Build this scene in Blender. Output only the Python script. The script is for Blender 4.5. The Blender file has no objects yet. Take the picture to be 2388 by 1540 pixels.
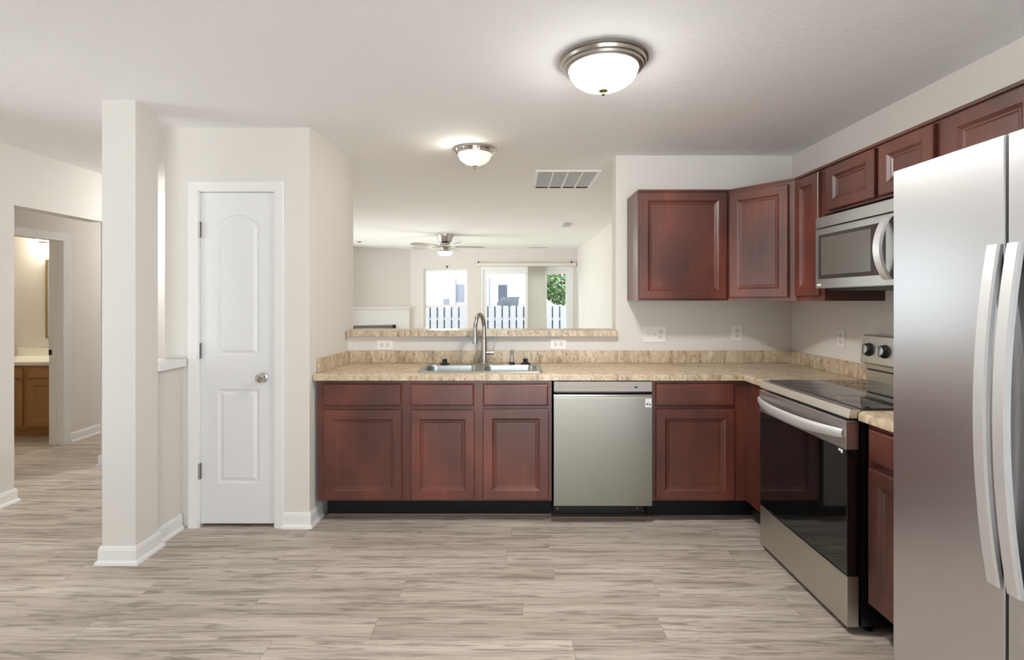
import bpy, bmesh, math, random
from mathutils import Vector, Matrix
random.seed(7)
S = bpy.context.scene
COL = S.collection

# ------------------------------------------------------------------ camera
cd = bpy.data.cameras.new('camera')
cam = bpy.data.objects.new('camera', cd)
COL.objects.link(cam)
cam.location = (0, 0, 1.39)
cam.rotation_euler = (math.radians(90), 0, 0)
cd.sensor_fit = 'HORIZONTAL'
cd.sensor_width = 36.0
cd.lens = 36.0 * 1200.0 / 2388.0
cd.shift_y = -71.0 / 2388.0
cd.clip_start = 0.02
S.camera = cam

# ------------------------------------------------------------------ colour management, world, lamp levels
S.view_settings.view_transform = 'Standard'
S.view_settings.look = 'None'
S.view_settings.gamma = 1.0
S.view_settings.use_curve_mapping = False
S.view_settings.exposure = 1.02
S.cycles.use_denoising = True
S.cycles.max_bounces = 10
S.cycles.diffuse_bounces = 7
S.cycles.glossy_bounces = 5
S.cycles.transparent_max_bounces = 12
S.cycles.sample_clamp_indirect = 6.0
S.cycles.caustics_reflective = False
S.cycles.caustics_refractive = False

SKY_STRENGTH = 3.9
LAMP_MAIN = 125.0
LAMP_SINK = 34.0
LAMP_FAN = 50.0
FILL_PASSAGE = 60.0  # unseen lamp added to brighten living room and left wall
LAMP_BATH = 55.0
FILL_HALL = 60.0  # unseen lamp added to brighten the hall walls

w = bpy.data.worlds.new('daylight')
S.world = w
w.use_nodes = True
bgn = w.node_tree.nodes['Background']
bgn.inputs['Strength'].default_value = SKY_STRENGTH
# hazy bright sky above the horizon, ground glow below it raised to lift the ceilings
_tc = w.node_tree.nodes.new('ShaderNodeTexCoord')
_sp = w.node_tree.nodes.new('ShaderNodeSeparateXYZ')
_mr = w.node_tree.nodes.new('ShaderNodeMapRange')
_mr.inputs['From Min'].default_value = -0.12
_mr.inputs['From Max'].default_value = 0.02
_mx = w.node_tree.nodes.new('ShaderNodeMix')
_mx.data_type = 'RGBA'
_mx.inputs['A'].default_value = (1.55, 1.60, 1.64, 1)
_mx.inputs['B'].default_value = (0.88, 0.95, 1.0, 1)
w.node_tree.links.new(_tc.outputs['Generated'], _sp.inputs['Vector'])
w.node_tree.links.new(_sp.outputs['Z'], _mr.inputs['Value'])
w.node_tree.links.new(_mr.outputs['Result'], _mx.inputs['Factor'])
w.node_tree.links.new(_mx.outputs['Result'], bgn.inputs['Color'])


def portal(name, loc, rot, sx, sy):
    l = bpy.data.lights.new(name, 'AREA')
    l.shape = 'RECTANGLE'
    l.size, l.size_y = sx, sy
    l.cycles.is_portal = True
    o = bpy.data.objects.new(name, l)
    COL.objects.link(o)
    o.location = loc
    o.rotation_euler = rot


R90 = math.radians(90)
portal('daylight_rear_door', (0.4, -3.28, 1.12), (R90, 0, 0), 3.0, 2.1)
portal('daylight_left_window', (-3.5, 2.1, 1.3), (0, -R90, 0), 1.7, 0.8)
portal('daylight_living_window', (-3.47, 7.9, 1.2), (0, -R90, 0), 2.1, 4.2)

sun = bpy.data.lights.new('sun', 'SUN')
sun.energy = 6.0
sun.angle = math.radians(2)
sun.color = (1.0, 0.96, 0.9)
so = bpy.data.objects.new('sun', sun)
COL.objects.link(so)
so.rotation_euler = Vector((0.38, -0.45, -0.81)).to_track_quat('-Z', 'Y').to_euler()
portal('daylight_far_window', (-1.39, 10.86, 1.26), (-R90, 0, 0), 0.9, 1.5)
portal('daylight_patio_door', (0.28, 10.86, 1.04), (-R90, 0, 0), 1.95, 2.0)


# ------------------------------------------------------------------ materials
def lin(r, g, b):
    f = lambda c: (c / 255.0) / 12.92 if c / 255.0 <= 0.04045 else ((c / 255.0 + 0.055) / 1.055) ** 2.4
    return (f(r), f(g), f(b), 1.0)


def new_mat(name):
    m = bpy.data.materials.new(name)
    m.use_nodes = True
    nt = m.node_tree
    b = nt.nodes['Principled BSDF']
    return m, nt, b


def simple(name, col, rough=0.5, metal=0.0, spec=0.5, bump=0.0, bscale=200.0, noise_col=0.0, nscale=6.0):
    m, nt, b = new_mat(name)
    b.inputs['Base Color'].default_value = col
    b.inputs['Roughness'].default_value = rough
    b.inputs['Metallic'].default_value = metal
    b.inputs['Specular IOR Level'].default_value = spec
    geo = nt.nodes.new('ShaderNodeNewGeometry')
    if noise_col > 0:
        n = nt.nodes.new('ShaderNodeTexNoise')
        n.inputs['Scale'].default_value = nscale
        n.inputs['Detail'].default_value = 4
        nt.links.new(geo.outputs['Position'], n.inputs['Vector'])
        mx = nt.nodes.new('ShaderNodeMix')
        mx.data_type = 'RGBA'
        nt.links.new(n.outputs['Fac'], mx.inputs['Factor'])
        mx.inputs['A'].default_value = tuple(c * (1 - noise_col) for c in col[:3]) + (1,)
        mx.inputs['B'].default_value = tuple(min(1, c * (1 + noise_col)) for c in col[:3]) + (1,)
        nt.links.new(mx.outputs['Result'], b.inputs['Base Color'])
    if bump > 0:
        n = nt.nodes.new('ShaderNodeTexNoise')
        n.inputs['Scale'].default_value = bscale
        n.inputs['Detail'].default_value = 3
        nt.links.new(geo.outputs['Position'], n.inputs['Vector'])
        bp = nt.nodes.new('ShaderNodeBump')
        bp.inputs['Strength'].default_value = bump
        bp.inputs['Distance'].default_value = 0.002
        nt.links.new(n.outputs['Fac'], bp.inputs['Height'])
        nt.links.new(bp.outputs['Normal'], b.inputs['Normal'])
    return m


def emit(name, col, strength):
    m, nt, b = new_mat(name)
    b.inputs['Base Color'].default_value = (0.8, 0.8, 0.78, 1)
    b.inputs['Roughness'].default_value = 0.3
    b.inputs['Emission Color'].default_value = col
    b.inputs['Emission Strength'].default_value = strength
    return m


def nodes_ramp(nt, stops):
    r = nt.nodes.new('ShaderNodeValToRGB')
    e = r.color_ramp.elements
    while len(e) < len(stops):
        e.new(0.5)
    for i, (p, c) in enumerate(stops):
        e[i].position = p
        e[i].color = c
    return r


def noise_of(nt, vec_out, scale, detail=4.0, rough=0.55, dist=0.0, map_scale=None, map_loc=(0, 0, 0)):
    n = nt.nodes.new('ShaderNodeTexNoise')
    n.inputs['Scale'].default_value = scale
    n.inputs['Detail'].default_value = detail
    n.inputs['Roughness'].default_value = rough
    n.inputs['Distortion'].default_value = dist
    if map_scale:
        mp = nt.nodes.new('ShaderNodeMapping')
        mp.inputs['Scale'].default_value = map_scale
        mp.inputs['Location'].default_value = map_loc
        nt.links.new(vec_out, mp.inputs['Vector'])
        vec_out = mp.outputs['Vector']
    nt.links.new(vec_out, n.inputs['Vector'])
    return n


def mixc(nt, fac, a, b, blend='MIX'):
    mx = nt.nodes.new('ShaderNodeMix')
    mx.data_type = 'RGBA'
    mx.blend_type = blend
    for sock, v in (('Factor', fac), ('A', a), ('B', b)):
        if hasattr(v, 'is_output'):
            nt.links.new(v, mx.inputs[sock])
        else:
            mx.inputs[sock].default_value = v
    return mx.outputs['Result']


def floor_material():
    m, nt, b = new_mat('grey_brown_vinyl_planks')
    geo = nt.nodes.new('ShaderNodeNewGeometry')
    pos = geo.outputs['Position']
    br = nt.nodes.new('ShaderNodeTexBrick')
    br.offset = 0.0
    br.offset_frequency = 2
    br.inputs['Scale'].default_value = 1.0
    br.inputs['Brick Width'].default_value = 1.22
    br.inputs['Row Height'].default_value = 0.15
    br.inputs['Mortar Size'].default_value = 0.0012
    br.inputs['Mortar Smooth'].default_value = 0.3
    br.inputs['Bias'].default_value = 0.0
    br.inputs['Color1'].default_value = (0, 0, 0, 1)
    br.inputs['Color2'].default_value = (1, 1, 1, 1)
    br.inputs['Mortar'].default_value = (0.5, 0.5, 0.5, 1)
    # every row of planks starts at its own random place
    sep = nt.nodes.new('ShaderNodeSeparateXYZ')
    nt.links.new(pos, sep.inputs['Vector'])
    dv = nt.nodes.new('ShaderNodeMath')
    dv.operation = 'DIVIDE'
    nt.links.new(sep.outputs['Y'], dv.inputs[0])
    dv.inputs[1].default_value = 0.15
    fl = nt.nodes.new('ShaderNodeMath')
    fl.operation = 'FLOOR'
    nt.links.new(dv.outputs['Value'], fl.inputs[0])
    wn = nt.nodes.new('ShaderNodeTexWhiteNoise')
    wn.noise_dimensions = '1D'
    nt.links.new(fl.outputs['Value'], wn.inputs['W'])
    xx = nt.nodes.new('ShaderNodeMath')
    xx.operation = 'MULTIPLY_ADD'
    nt.links.new(wn.outputs['Value'], xx.inputs[0])
    xx.inputs[1].default_value = 1.22
    nt.links.new(sep.outputs['X'], xx.inputs[2])
    cmb = nt.nodes.new('ShaderNodeCombineXYZ')
    nt.links.new(xx.outputs['Value'], cmb.inputs['X'])
    nt.links.new(sep.outputs['Y'], cmb.inputs['Y'])
    nt.links.new(cmb.outputs['Vector'], br.inputs['Vector'])
    # each plank gets its own piece of grain: shift the coordinates by the plank's random value
    add = nt.nodes.new('ShaderNodeVectorMath')
    add.operation = 'MULTIPLY_ADD'
    nt.links.new(br.outputs['Color'], add.inputs[0])
    add.inputs[1].default_value = (7.3, 3.1, 5.7)
    nt.links.new(pos, add.inputs[2])
    v = add.outputs['Vector']
    n1 = noise_of(nt, v, 1.0, 3, 0.55, 0.35, (1.0, 15.0, 1.0))
    n2 = noise_of(nt, v, 1.0, 4, 0.6, 0.9, (3.0, 40.0, 1.0))
    n3 = noise_of(nt, v, 1.0, 3, 0.6, 0.2, (9.0, 160.0, 1.0))
    base = nodes_ramp(nt, [(0.30, lin(170, 158, 146)), (0.50, lin(194, 182, 170)), (0.70, lin(212, 202, 191))])
    nt.links.new(n1.outputs['Fac'], base.inputs['Fac'])
    dark = nodes_ramp(nt, [(0.38, (1, 1, 1, 1)), (0.50, (0, 0, 0, 1))])
    nt.links.new(n2.outputs['Fac'], dark.inputs['Fac'])
    fac = nt.nodes.new('ShaderNodeMath')
    fac.operation = 'MULTIPLY'
    nt.links.new(dark.outputs['Color'], fac.inputs[0])
    fac.inputs[1].default_value = 0.62
    c = mixc(nt, fac.outputs['Value'], base.outputs['Color'], lin(118, 106, 96))
    fine = nodes_ramp(nt, [(0.35, (0.86, 0.86, 0.86, 1)), (0.65, (1.08, 1.08, 1.08, 1))])
    nt.links.new(n3.outputs['Fac'], fine.inputs['Fac'])
    c = mixc(nt, 1.0, c, fine.outputs['Color'], 'MULTIPLY')
    tone = nodes_ramp(nt, [(0.0, (0.93, 0.925, 0.92, 1)), (1.0, (1.05, 1.05, 1.05, 1))])
    nt.links.new(br.outputs['Color'], tone.inputs['Fac'])
    c = mixc(nt, 1.0, c, tone.outputs['Color'], 'MULTIPLY')
    c = mixc(nt, br.outputs['Fac'], c, lin(150, 137, 125))
    nt.links.new(c, b.inputs['Base Color'])
    b.inputs['Roughness'].default_value = 0.42
    b.inputs['Specular IOR Level'].default_value = 0.35
    bp = nt.nodes.new('ShaderNodeBump')
    bp.inputs['Strength'].default_value = 0.15
    bp.inputs['Distance'].default_value = 0.001
    nt.links.new(n2.outputs['Fac'], bp.inputs['Height'])
    nt.links.new(bp.outputs['Normal'], b.inputs['Normal'])
    return m


def cherry_material():
    m, nt, b = new_mat('dark_cherry_wood')
    geo = nt.nodes.new('ShaderNodeNewGeometry')
    pos = geo.outputs['Position']
    n1 = noise_of(nt, pos, 3.2, 3, 0.5, 0.3, (1, 1, 0.6))
    n2 = noise_of(nt, pos, 1.0, 4, 0.6, 0.4, (60, 60, 4))
    r = nodes_ramp(nt, [(0.30, lin(70, 34, 27)), (0.52, lin(96, 48, 37)), (0.74, lin(124, 63, 46))])
    nt.links.new(n1.outputs['Fac'], r.inputs['Fac'])
    g = nodes_ramp(nt, [(0.3, (0.82, 0.82, 0.82, 1)), (0.7, (1.1, 1.1, 1.1, 1))])
    nt.links.new(n2.outputs['Fac'], g.inputs['Fac'])
    c = mixc(nt, 1.0, r.outputs['Color'], g.outputs['Color'], 'MULTIPLY')
    nt.links.new(c, b.inputs['Base Color'])
    b.inputs['Roughness'].default_value = 0.40
    b.inputs['Specular IOR Level'].default_value = 0.5
    b.inputs['Coat Weight'].default_value = 0.4
    b.inputs['Coat Roughness'].default_value = 0.32
    return m


def laminate_material():
    m, nt, b = new_mat('tan_granite_laminate')
    geo = nt.nodes.new('ShaderNodeNewGeometry')
    pos = geo.outputs['Position']
    n1 = noise_of(nt, pos, 11.0, 5, 0.72, 1.6, (1.0, 1.0, 0.28))
    n2 = noise_of(nt, pos, 42.0, 4, 0.7, 1.4, (1.0, 1.0, 0.32), (3, 1, 2))
    n3 = noise_of(nt, pos, 95.0, 2, 0.6, 0.6, (1.0, 1.0, 0.5), (1, 5, 2))
    r = nodes_ramp(nt, [(0.34, lin(126, 100, 74)), (0.47, lin(186, 164, 134)), (0.60, lin(212, 196, 170)), (0.75, lin(226, 214, 194))])
    nt.links.new(n1.outputs['Fac'], r.inputs['Fac'])
    r2 = nodes_ramp(nt, [(0.34, lin(140, 114, 88)), (0.50, lin(208, 191, 164)), (0.66, lin(230, 218, 198))])
    nt.links.new(n2.outputs['Fac'], r2.inputs['Fac'])
    c = mixc(nt, 0.42, r.outputs['Color'], r2.outputs['Color'])
    sp = nodes_ramp(nt, [(0.32, (1, 1, 1, 1)), (0.38, (0, 0, 0, 1))])
    nt.links.new(n3.outputs['Fac'], sp.inputs['Fac'])
    f = nt.nodes.new('ShaderNodeMath')
    f.operation = 'MULTIPLY'
    nt.links.new(sp.outputs['Color'], f.inputs[0])
    f.inputs[1].default_value = 0.75
    c = mixc(nt, f.outputs['Value'], c, lin(92, 70, 52))
    nt.links.new(c, b.inputs['Base Color'])
    b.inputs['Roughness'].default_value = 0.33
    b.inputs['Specular IOR Level'].default_value = 0.4
    return m


def steel_material(name, col, rough, along='z', vary=0.045):
    m, nt, b = new_mat(name)
    geo = nt.nodes.new('ShaderNodeNewGeometry')
    sc = {'z': (3, 3, 400), 'v': (300, 300, 3)}[along]
    n = noise_of(nt, geo.outputs['Position'], 1.0, 2, 0.5, 0.0, sc)
    mr = nt.nodes.new('ShaderNodeMapRange')
    mr.inputs['To Min'].default_value = rough - vary
    mr.inputs['To Max'].default_value = rough + vary
    nt.links.new(n.outputs['Fac'], mr.inputs['Value'])
    nt.links.new(mr.outputs['Result'], b.inputs['Roughness'])
    b.inputs['Base Color'].default_value = col
    b.inputs['Metallic'].default_value = 1.0
    return m


def ceiling_material():
    m, nt, b = new_mat('ceiling_paint_texture')
    b.inputs['Base Color'].default_value = lin(246, 246, 247)
    b.inputs['Roughness'].default_value = 0.9
    b.inputs['Specular IOR Level'].default_value = 0.2
    geo = nt.nodes.new('ShaderNodeNewGeometry')
    n = noise_of(nt, geo.outputs['Position'], 22.0, 5, 0.6, 0.8)
    r = nodes_ramp(nt, [(0.5, (0, 0, 0, 1)), (0.62, (1, 1, 1, 1))])
    nt.links.new(n.outputs['Fac'], r.inputs['Fac'])
    bp = nt.nodes.new('ShaderNodeBump')
    bp.inputs['Strength'].default_value = 0.24
    bp.inputs['Distance'].default_value = 0.002
    nt.links.new(r.outputs['Color'], bp.inputs['Height'])
    nt.links.new(bp.outputs['Normal'], b.inputs['Normal'])
    return m


def glass_material():
    m = bpy.data.materials.new('window_glass')
    m.use_nodes = True
    nt = m.node_tree
    nt.nodes.clear()
    out = nt.nodes.new('ShaderNodeOutputMaterial')
    tr = nt.nodes.new('ShaderNodeBsdfTransparent')
    tr.inputs['Color'].default_value = (0.97, 0.98, 0.98, 1)
    gl = nt.nodes.new('ShaderNodeBsdfGlossy')
    gl.inputs['Roughness'].default_value = 0.02
    fr = nt.nodes.new('ShaderNodeFresnel')
    fr.inputs['IOR'].default_value = 1.25
    mx = nt.nodes.new('ShaderNodeMixShader')
    nt.links.new(fr.outputs['Fac'], mx.inputs['Fac'])
    nt.links.new(tr.outputs['BSDF'], mx.inputs[1])
    nt.links.new(gl.outputs['BSDF'], mx.inputs[2])
    nt.links.new(mx.outputs['Shader'], out.inputs['Surface'])
    return m


def leaf_material():
    m, nt, b = new_mat('tree_leaves')
    geo = nt.nodes.new('ShaderNodeNewGeometry')
    n = noise_of(nt, geo.outputs['Position'], 5.0, 4)
    r = nodes_ramp(nt, [(0.35, lin(66, 88, 56)), (0.65, lin(112, 132, 96))])
    nt.links.new(n.outputs['Fac'], r.inputs['Fac'])
    nt.links.new(r.outputs['Color'], b.inputs['Base Color'])
    b.inputs['Roughness'].default_value = 0.9
    b.inputs['Specular IOR Level'].default_value = 0.1
    return m


def alabaster_lamp(name, bulb, near, far, hot, cold, chot, ccold):
    """Amber glass bowl: brightest where the bulb sits close behind the glass."""
    m, nt, b = new_mat(name)
    geo = nt.nodes.new('ShaderNodeNewGeometry')
    vm = nt.nodes.new('ShaderNodeVectorMath')
    vm.operation = 'DISTANCE'
    nt.links.new(geo.outputs['Position'], vm.inputs[0])
    vm.inputs[1].default_value = bulb
    mr = nt.nodes.new('ShaderNodeMapRange')
    mr.interpolation_type = 'SMOOTHSTEP'
    mr.inputs['From Min'].default_value = near
    mr.inputs['From Max'].default_value = far
    mr.inputs['To Min'].default_value = 1.0
    mr.inputs['To Max'].default_value = 0.0
    nt.links.new(vm.outputs['Value'], mr.inputs['Value'])
    st = nt.nodes.new('ShaderNodeMath')
    st.operation = 'MULTIPLY_ADD'
    nt.links.new(mr.outputs['Result'], st.inputs[0])
    st.inputs[1].default_value = hot
    st.inputs[2].default_value = cold
    c = mixc(nt, mr.outputs['Result'], ccold, chot)
    b.inputs['Base Color'].default_value = (0.8, 0.76, 0.6, 1)
    b.inputs['Roughness'].default_value = 0.3
    nt.links.new(c, b.inputs['Emission Color'])
    nt.links.new(st.outputs['Value'], b.inputs['Emission Strength'])
    return m


MAT = {
    'floor': floor_material(),
    'ceiling': ceiling_material(),
    'wall': simple('greige_wall_paint', lin(222, 218, 212), 0.75, spec=0.25, bump=0.08, bscale=260),
    'trim': simple('white_trim_paint', lin(236, 235, 233), 0.35, spec=0.45, noise_col=0.01),
    'door': simple('white_door_paint', lin(228, 228, 229), 0.4, spec=0.4, bump=0.03, bscale=120),
    'cherry': cherry_material(),
    'lam': laminate_material(),
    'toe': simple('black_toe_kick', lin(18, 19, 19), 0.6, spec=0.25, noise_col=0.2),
    'steel': steel_material('brushed_stainless_steel', lin(150, 146, 137), 0.36),
    'steel_panel': simple('grey_control_panel', lin(168, 162, 154), 0.5, 0.35, noise_col=0.02),
    'steel_mw': steel_material('microwave_stainless_steel', lin(178, 178, 176), 0.42),
    'steel_range': steel_material('range_stainless_steel', lin(208, 206, 196), 0.38),
    'steel_fridge': steel_material('smooth_stainless_steel', lin(212, 213, 217), 0.29, 'v', 0.004),
    'steel_bright': steel_material('bright_stainless_steel', lin(225, 224, 222), 0.32),
    'handle': simple('satin_metal_handle', lin(228, 228, 229), 0.42, 0.75, noise_col=0.02),
    'sink': steel_material('satin_sink_steel', lin(196, 199, 198), 0.3),
    'nickel': simple('brushed_nickel', lin(178, 174, 168), 0.28, 1.0, noise_col=0.04, nscale=30),
    'chrome': simple('chrome', lin(215, 212, 206), 0.1, 1.0),
    'bronze': simple('aged_brass', lin(120, 112, 70), 0.35, 1.0),
    'black': simple('black_plastic', lin(26, 26, 27), 0.4, noise_col=0.1),
    'blackmet': simple('black_enamel', lin(18, 18, 18), 0.25),
    'ovenglass': simple('black_oven_glass', lin(14, 14, 14), 0.03, spec=0.9),
    'cooktop': simple('black_ceramic_glass', lin(24, 24, 24), 0.04, spec=1.0),
    'ring': simple('burner_print', lin(34, 34, 34), 0.08, spec=0.9),
    'mwglass': simple('microwave_glass', lin(60, 57, 54), 0.08, spec=0.8),
    'mwscreen': simple('microwave_screen', lin(98, 94, 88), 0.25),
    'plate': simple('white_wall_plate', lin(238, 235, 230), 0.35),
    'socket': simple('socket_face', lin(222, 218, 211), 0.4),
    'slot': simple('dark_slot', lin(70, 66, 62), 0.6),
    'paper': simple('white_paper_label', lin(235, 235, 232), 0.6),
    'ink': simple('black_ink', lin(40, 40, 42), 0.6),
    'greyink': simple('grey_ink', lin(150, 144, 136), 0.6),
    'lamp_main': alabaster_lamp('frosted_lamp_glass', (0.400, 2.255, 2.315), 0.06, 0.15, LAMP_MAIN, 9.0, (1.0, 0.98, 0.95, 1), (1.0, 0.98, 0.95, 1)),
    'lamp_sink': alabaster_lamp('amber_alabaster_glass', (-0.325, 3.50, 2.355), 0.05, 0.125, LAMP_SINK, 0.46, (1.0, 0.95, 0.86, 1), (1.0, 0.90, 0.55, 1)),
    'lamp_fan': emit('fan_lamp_glass', (1.0, 0.98, 0.96, 1), LAMP_FAN),
    'lamp_bath': emit('vanity_lamp_glass', (1.0, 0.90, 0.72, 1), LAMP_BATH),
    'fill_hall': emit('hall_fill_glass', (1.0, 0.98, 0.96, 1), FILL_HALL),
    'fill_passage': emit('passage_fill_glass', (1.0, 0.985, 0.97, 1), FILL_PASSAGE),
    'ventgrey': simple('vent_filter_grey', lin(198, 198, 199), 0.7, noise_col=0.05, nscale=40),
    'glass': glass_material(),
    'vinyl': simple('white_vinyl_frame', lin(240, 241, 241), 0.4),
    'blind': simple('off_white_blind', lin(226, 222, 216), 0.6),
    'blade': simple('fan_blade_grey', lin(168, 162, 156), 0.45),
    'fence': simple('weathered_fence_wood', lin(122, 122, 128), 0.9, spec=0.05, noise_col=0.12),
    'fencegapshade': simple('fence_gap_shade', lin(88, 88, 96), 0.9, spec=0.05, noise_col=0.2),  # darker fence colour standing in for shade in the gaps
    'siding': simple('pale_house_siding', lin(225, 225, 226), 0.8),
    'extglass': simple('dark_window_glass', lin(46, 50, 62), 0.5, spec=0.05),
    'extgrey': simple('grey_window_screen', lin(106, 107, 118), 0.6, spec=0.05),
    'tarp': simple('dark_grey_tarp', lin(56, 60, 70), 0.8, spec=0.05, noise_col=0.3),
    'lawn': simple('dry_lawn', lin(130, 140, 100), 0.95, noise_col=0.2),
    'leaf': leaf_material(),
    'bark': simple('tree_bark', lin(105, 92, 78), 0.9, noise_col=0.2),
    'oak': simple('honey_oak_wood', lin(160, 116, 70), 0.45, noise_col=0.08, nscale=18),
    'cultured': simple('white_vanity_top', lin(238, 234, 226), 0.25),
    'mirror': simple('mirror_glass', lin(230, 232, 230), 0.02, 1.0),
    'gold': simple('brass_frame', lin(176, 152, 104), 0.3, 1.0),
    'firebox': simple('grey_firebox', lin(112, 110, 108), 0.6, noise_col=0.05),
    'woodstrip': simple('brown_floor_strip', lin(122, 100, 84), 0.5, noise_col=0.15, nscale=25),
}

# ------------------------------------------------------------------ mesh helpers
ORG = {}


class M:
    def __init__(self):
        self.bm = bmesh.new()

    def _merge(self, b2):
        me = bpy.data.meshes.new('tmp')
        b2.to_mesh(me)
        b2.free()
        self.bm.from_mesh(me)
        bpy.data.meshes.remove(me)

    def hexa(self, P, bev=0.0, seg=2):
        b = bmesh.new()
        v = [b.verts.new(p) for p in P]
        for f in ((0, 3, 2, 1), (4, 5, 6, 7), (0, 1, 5, 4), (1, 2, 6, 5), (2, 3, 7, 6), (3, 0, 4, 7)):
            b.faces.new([v[i] for i in f])
        if bev > 0:
            bmesh.ops.bevel(b, geom=b.edges[:], offset=bev, segments=seg, affect='EDGES', profile=0.5)
        self._merge(b)
        return self

    def box(self, x0, x1, y0, y1, z0, z1, bev=0.0, seg=2):
        return self.hexa([(x0, y0, z0), (x1, y0, z0), (x1, y1, z0), (x0, y1, z0),
                          (x0, y0, z1), (x1, y0, z1), (x1, y1, z1), (x0, y1, z1)], bev, seg)

    def obox(self, F, u0, u1, v0, v1, n0, n1, bev=0.0, seg=2):
        P = [F(u, v, n) for n in (n0, n1) for u, v in ((u0, v0), (u1, v0), (u1, v1), (u0, v1))]
        return self.hexa(P, bev, seg)

    def loops(self, L, cap0=True, cap1=True, closed=True):
        vs = [[self.bm.verts.new(p) for p in l] for l in L]
        n = len(vs[0])
        for a, b in zip(vs, vs[1:]):
            for i in range(n if closed else n - 1):
                j = (i + 1) % n
                try:
                    self.bm.faces.new((a[i], a[j], b[j], b[i]))
                except ValueError:
                    pass
        if cap0 and closed:
            self.bm.faces.new(vs[0][::-1])
        if cap1 and closed:
            self.bm.faces.new(vs[-1])
        return self

    def prism(self, poly, h0, h1, axis='z'):
        if axis == 'z':
            f = lambda a, b, h: (a, b, h)
        elif axis == 'x':
            f = lambda a, b, h: (h, a, b)
        else:
            f = lambda a, b, h: (a, h, b)
        return self.loops([[f(a, b, h0) for a, b in poly], [f(a, b, h1) for a, b in poly]])

    def lathe(self, c, prof, n=40, axis=(0, 0, 1), cap0=True, cap1=True):
        ax = Vector(axis).normalized()
        ref = Vector((1, 0, 0)) if abs(ax.x) < 0.9 else Vector((0, 1, 0))
        e1 = ax.cross(ref).normalized()
        e2 = ax.cross(e1)
        c = Vector(c)
        L = []
        for r, h in prof:
            L.append([c + ax * h + (e1 * math.cos(2 * math.pi * i / n) + e2 * math.sin(2 * math.pi * i / n)) * max(r, 1e-4) for i in range(n)])
        return self.loops(L, cap0, cap1)

    def tube(self, path, rad, n=16):
        path = [Vector(p) for p in path]
        L = []
        ref = None
        for i, p in enumerate(path):
            t = (path[min(i + 1, len(path) - 1)] - path[max(i - 1, 0)]).normalized()
            if ref is None:
                ref = Vector((0, 1, 0)) if abs(t.y) < 0.9 else Vector((1, 0, 0))
            e1 = (ref - t * ref.dot(t)).normalized()
            ref = e1
            e2 = t.cross(e1)
            r = rad[i] if isinstance(rad, (list, tuple)) else rad
            L.append([p + (e1 * math.cos(2 * math.pi * k / n) + e2 * math.sin(2 * math.pi * k / n)) * r for k in range(n)])
        return self.loops(L)

    def panel(self, F, u0, u1, v0, v1, t, fw=0.055):
        """A frame-and-panel door in the frame F: bevelled edge, flat frame, stepped bead and a recessed panel."""
        L = []
        for i, n in ((0, 0), (0, t - 0.004), (0.004, t), (fw, t), (fw + 0.003, t - 0.002), (fw + 0.014, t - 0.009), (fw + 0.019, t - 0.009), (fw + 0.026, t - 0.0125)):
            L.append([F(u0 + i, v0 + i, n), F(u1 - i, v0 + i, n), F(u1 - i, v1 - i, n), F(u0 + i, v1 - i, n)])
        return self.loops(L)

    def slab(self, F, u0, u1, v0, v1, t):
        L = []
        for i, n in ((0, 0), (0, t - 0.008), (0.003, t - 0.003), (0.009, t)):
            L.append([F(u0 + i, v0 + i, n), F(u1 - i, v0 + i, n), F(u1 - i, v1 - i, n), F(u0 + i, v1 - i, n)])
        return self.loops(L)


def frame(O, U, N):
    O, U, N = Vector(O), Vector(U).normalized(), Vector(N).normalized()
    return lambda u, v, n: O + U * u + Vector((0, 0, 1)) * v + N * n


def obj(name, m, mat, parent=None, smooth=True, angle=32):
    bm = m.bm
    bmesh.ops.remove_doubles(bm, verts=bm.verts[:], dist=1e-6)
    bmesh.ops.recalc_face_normals(bm, faces=bm.faces[:])
    if parent is not None:
        off = ORG[parent.name]
    else:
        xs = [v.co for v in bm.verts]
        off = Vector(((min(p.x for p in xs) + max(p.x for p in xs)) / 2, (min(p.y for p in xs) + max(p.y for p in xs)) / 2, min(p.z for p in xs)))
    for v in bm.verts:
        v.co -= off
    me = bpy.data.meshes.new(name)
    bm.to_mesh(me)
    bm.free()
    me.materials.append(MAT[mat])
    if smooth:
        me.polygons.foreach_set('use_smooth', [True] * len(me.polygons))
        me.set_sharp_from_angle(angle=math.radians(angle))
    o = bpy.data.objects.new(name, me)
    COL.objects.link(o)
    if smooth:
        wn = o.modifiers.new('weighted_normal', 'WEIGHTED_NORMAL')
        wn.keep_sharp = True
        wn.weight = 100
    if parent is not None:
        o.parent = parent
    else:
        o.location = off
    ORG[o.name] = off
    return o


def thing(name, label, cat, loc, group=None):
    o = bpy.data.objects.new(name, None)
    COL.objects.link(o)
    o.location = loc
    o.empty_display_size = 0.1
    ORG[o.name] = Vector(loc)
    o['label'] = label
    o['category'] = cat
    if group:
        o['group'] = group
    return o


def tag(o, label, cat, group=None):
    o['label'] = label
    o['category'] = cat
    if group:
        o['group'] = group
    return o


def struct(name, m, mat, label, cat, smooth=False):
    o = obj(name, m, mat, None, smooth)
    o['kind'] = 'structure'
    o['label'] = label
    o['category'] = cat
    return o


def struct_root(name, label, cat, loc):
    o = thing(name, label, cat, loc)
    o['kind'] = 'structure'
    return o


CEIL = 2.44
# ------------------------------------------------------------------ shell
struct('floor', M().box(-6.2, 2.2, -3.4, 10.95, -0.1, 0.0), 'floor', 'grey brown wood look plank floor running through all the rooms', 'floor')
struct('ceiling', M().box(-6.2, 2.2, -3.4, 10.95, CEIL, CEIL + 0.12), 'ceiling', 'white lightly textured ceiling over kitchen and living room', 'ceiling')
struct('ground', M().box(-25, 25, 10.96, 45, -0.5, -0.35), 'lawn', 'back yard ground outside the far windows', 'ground')

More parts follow.
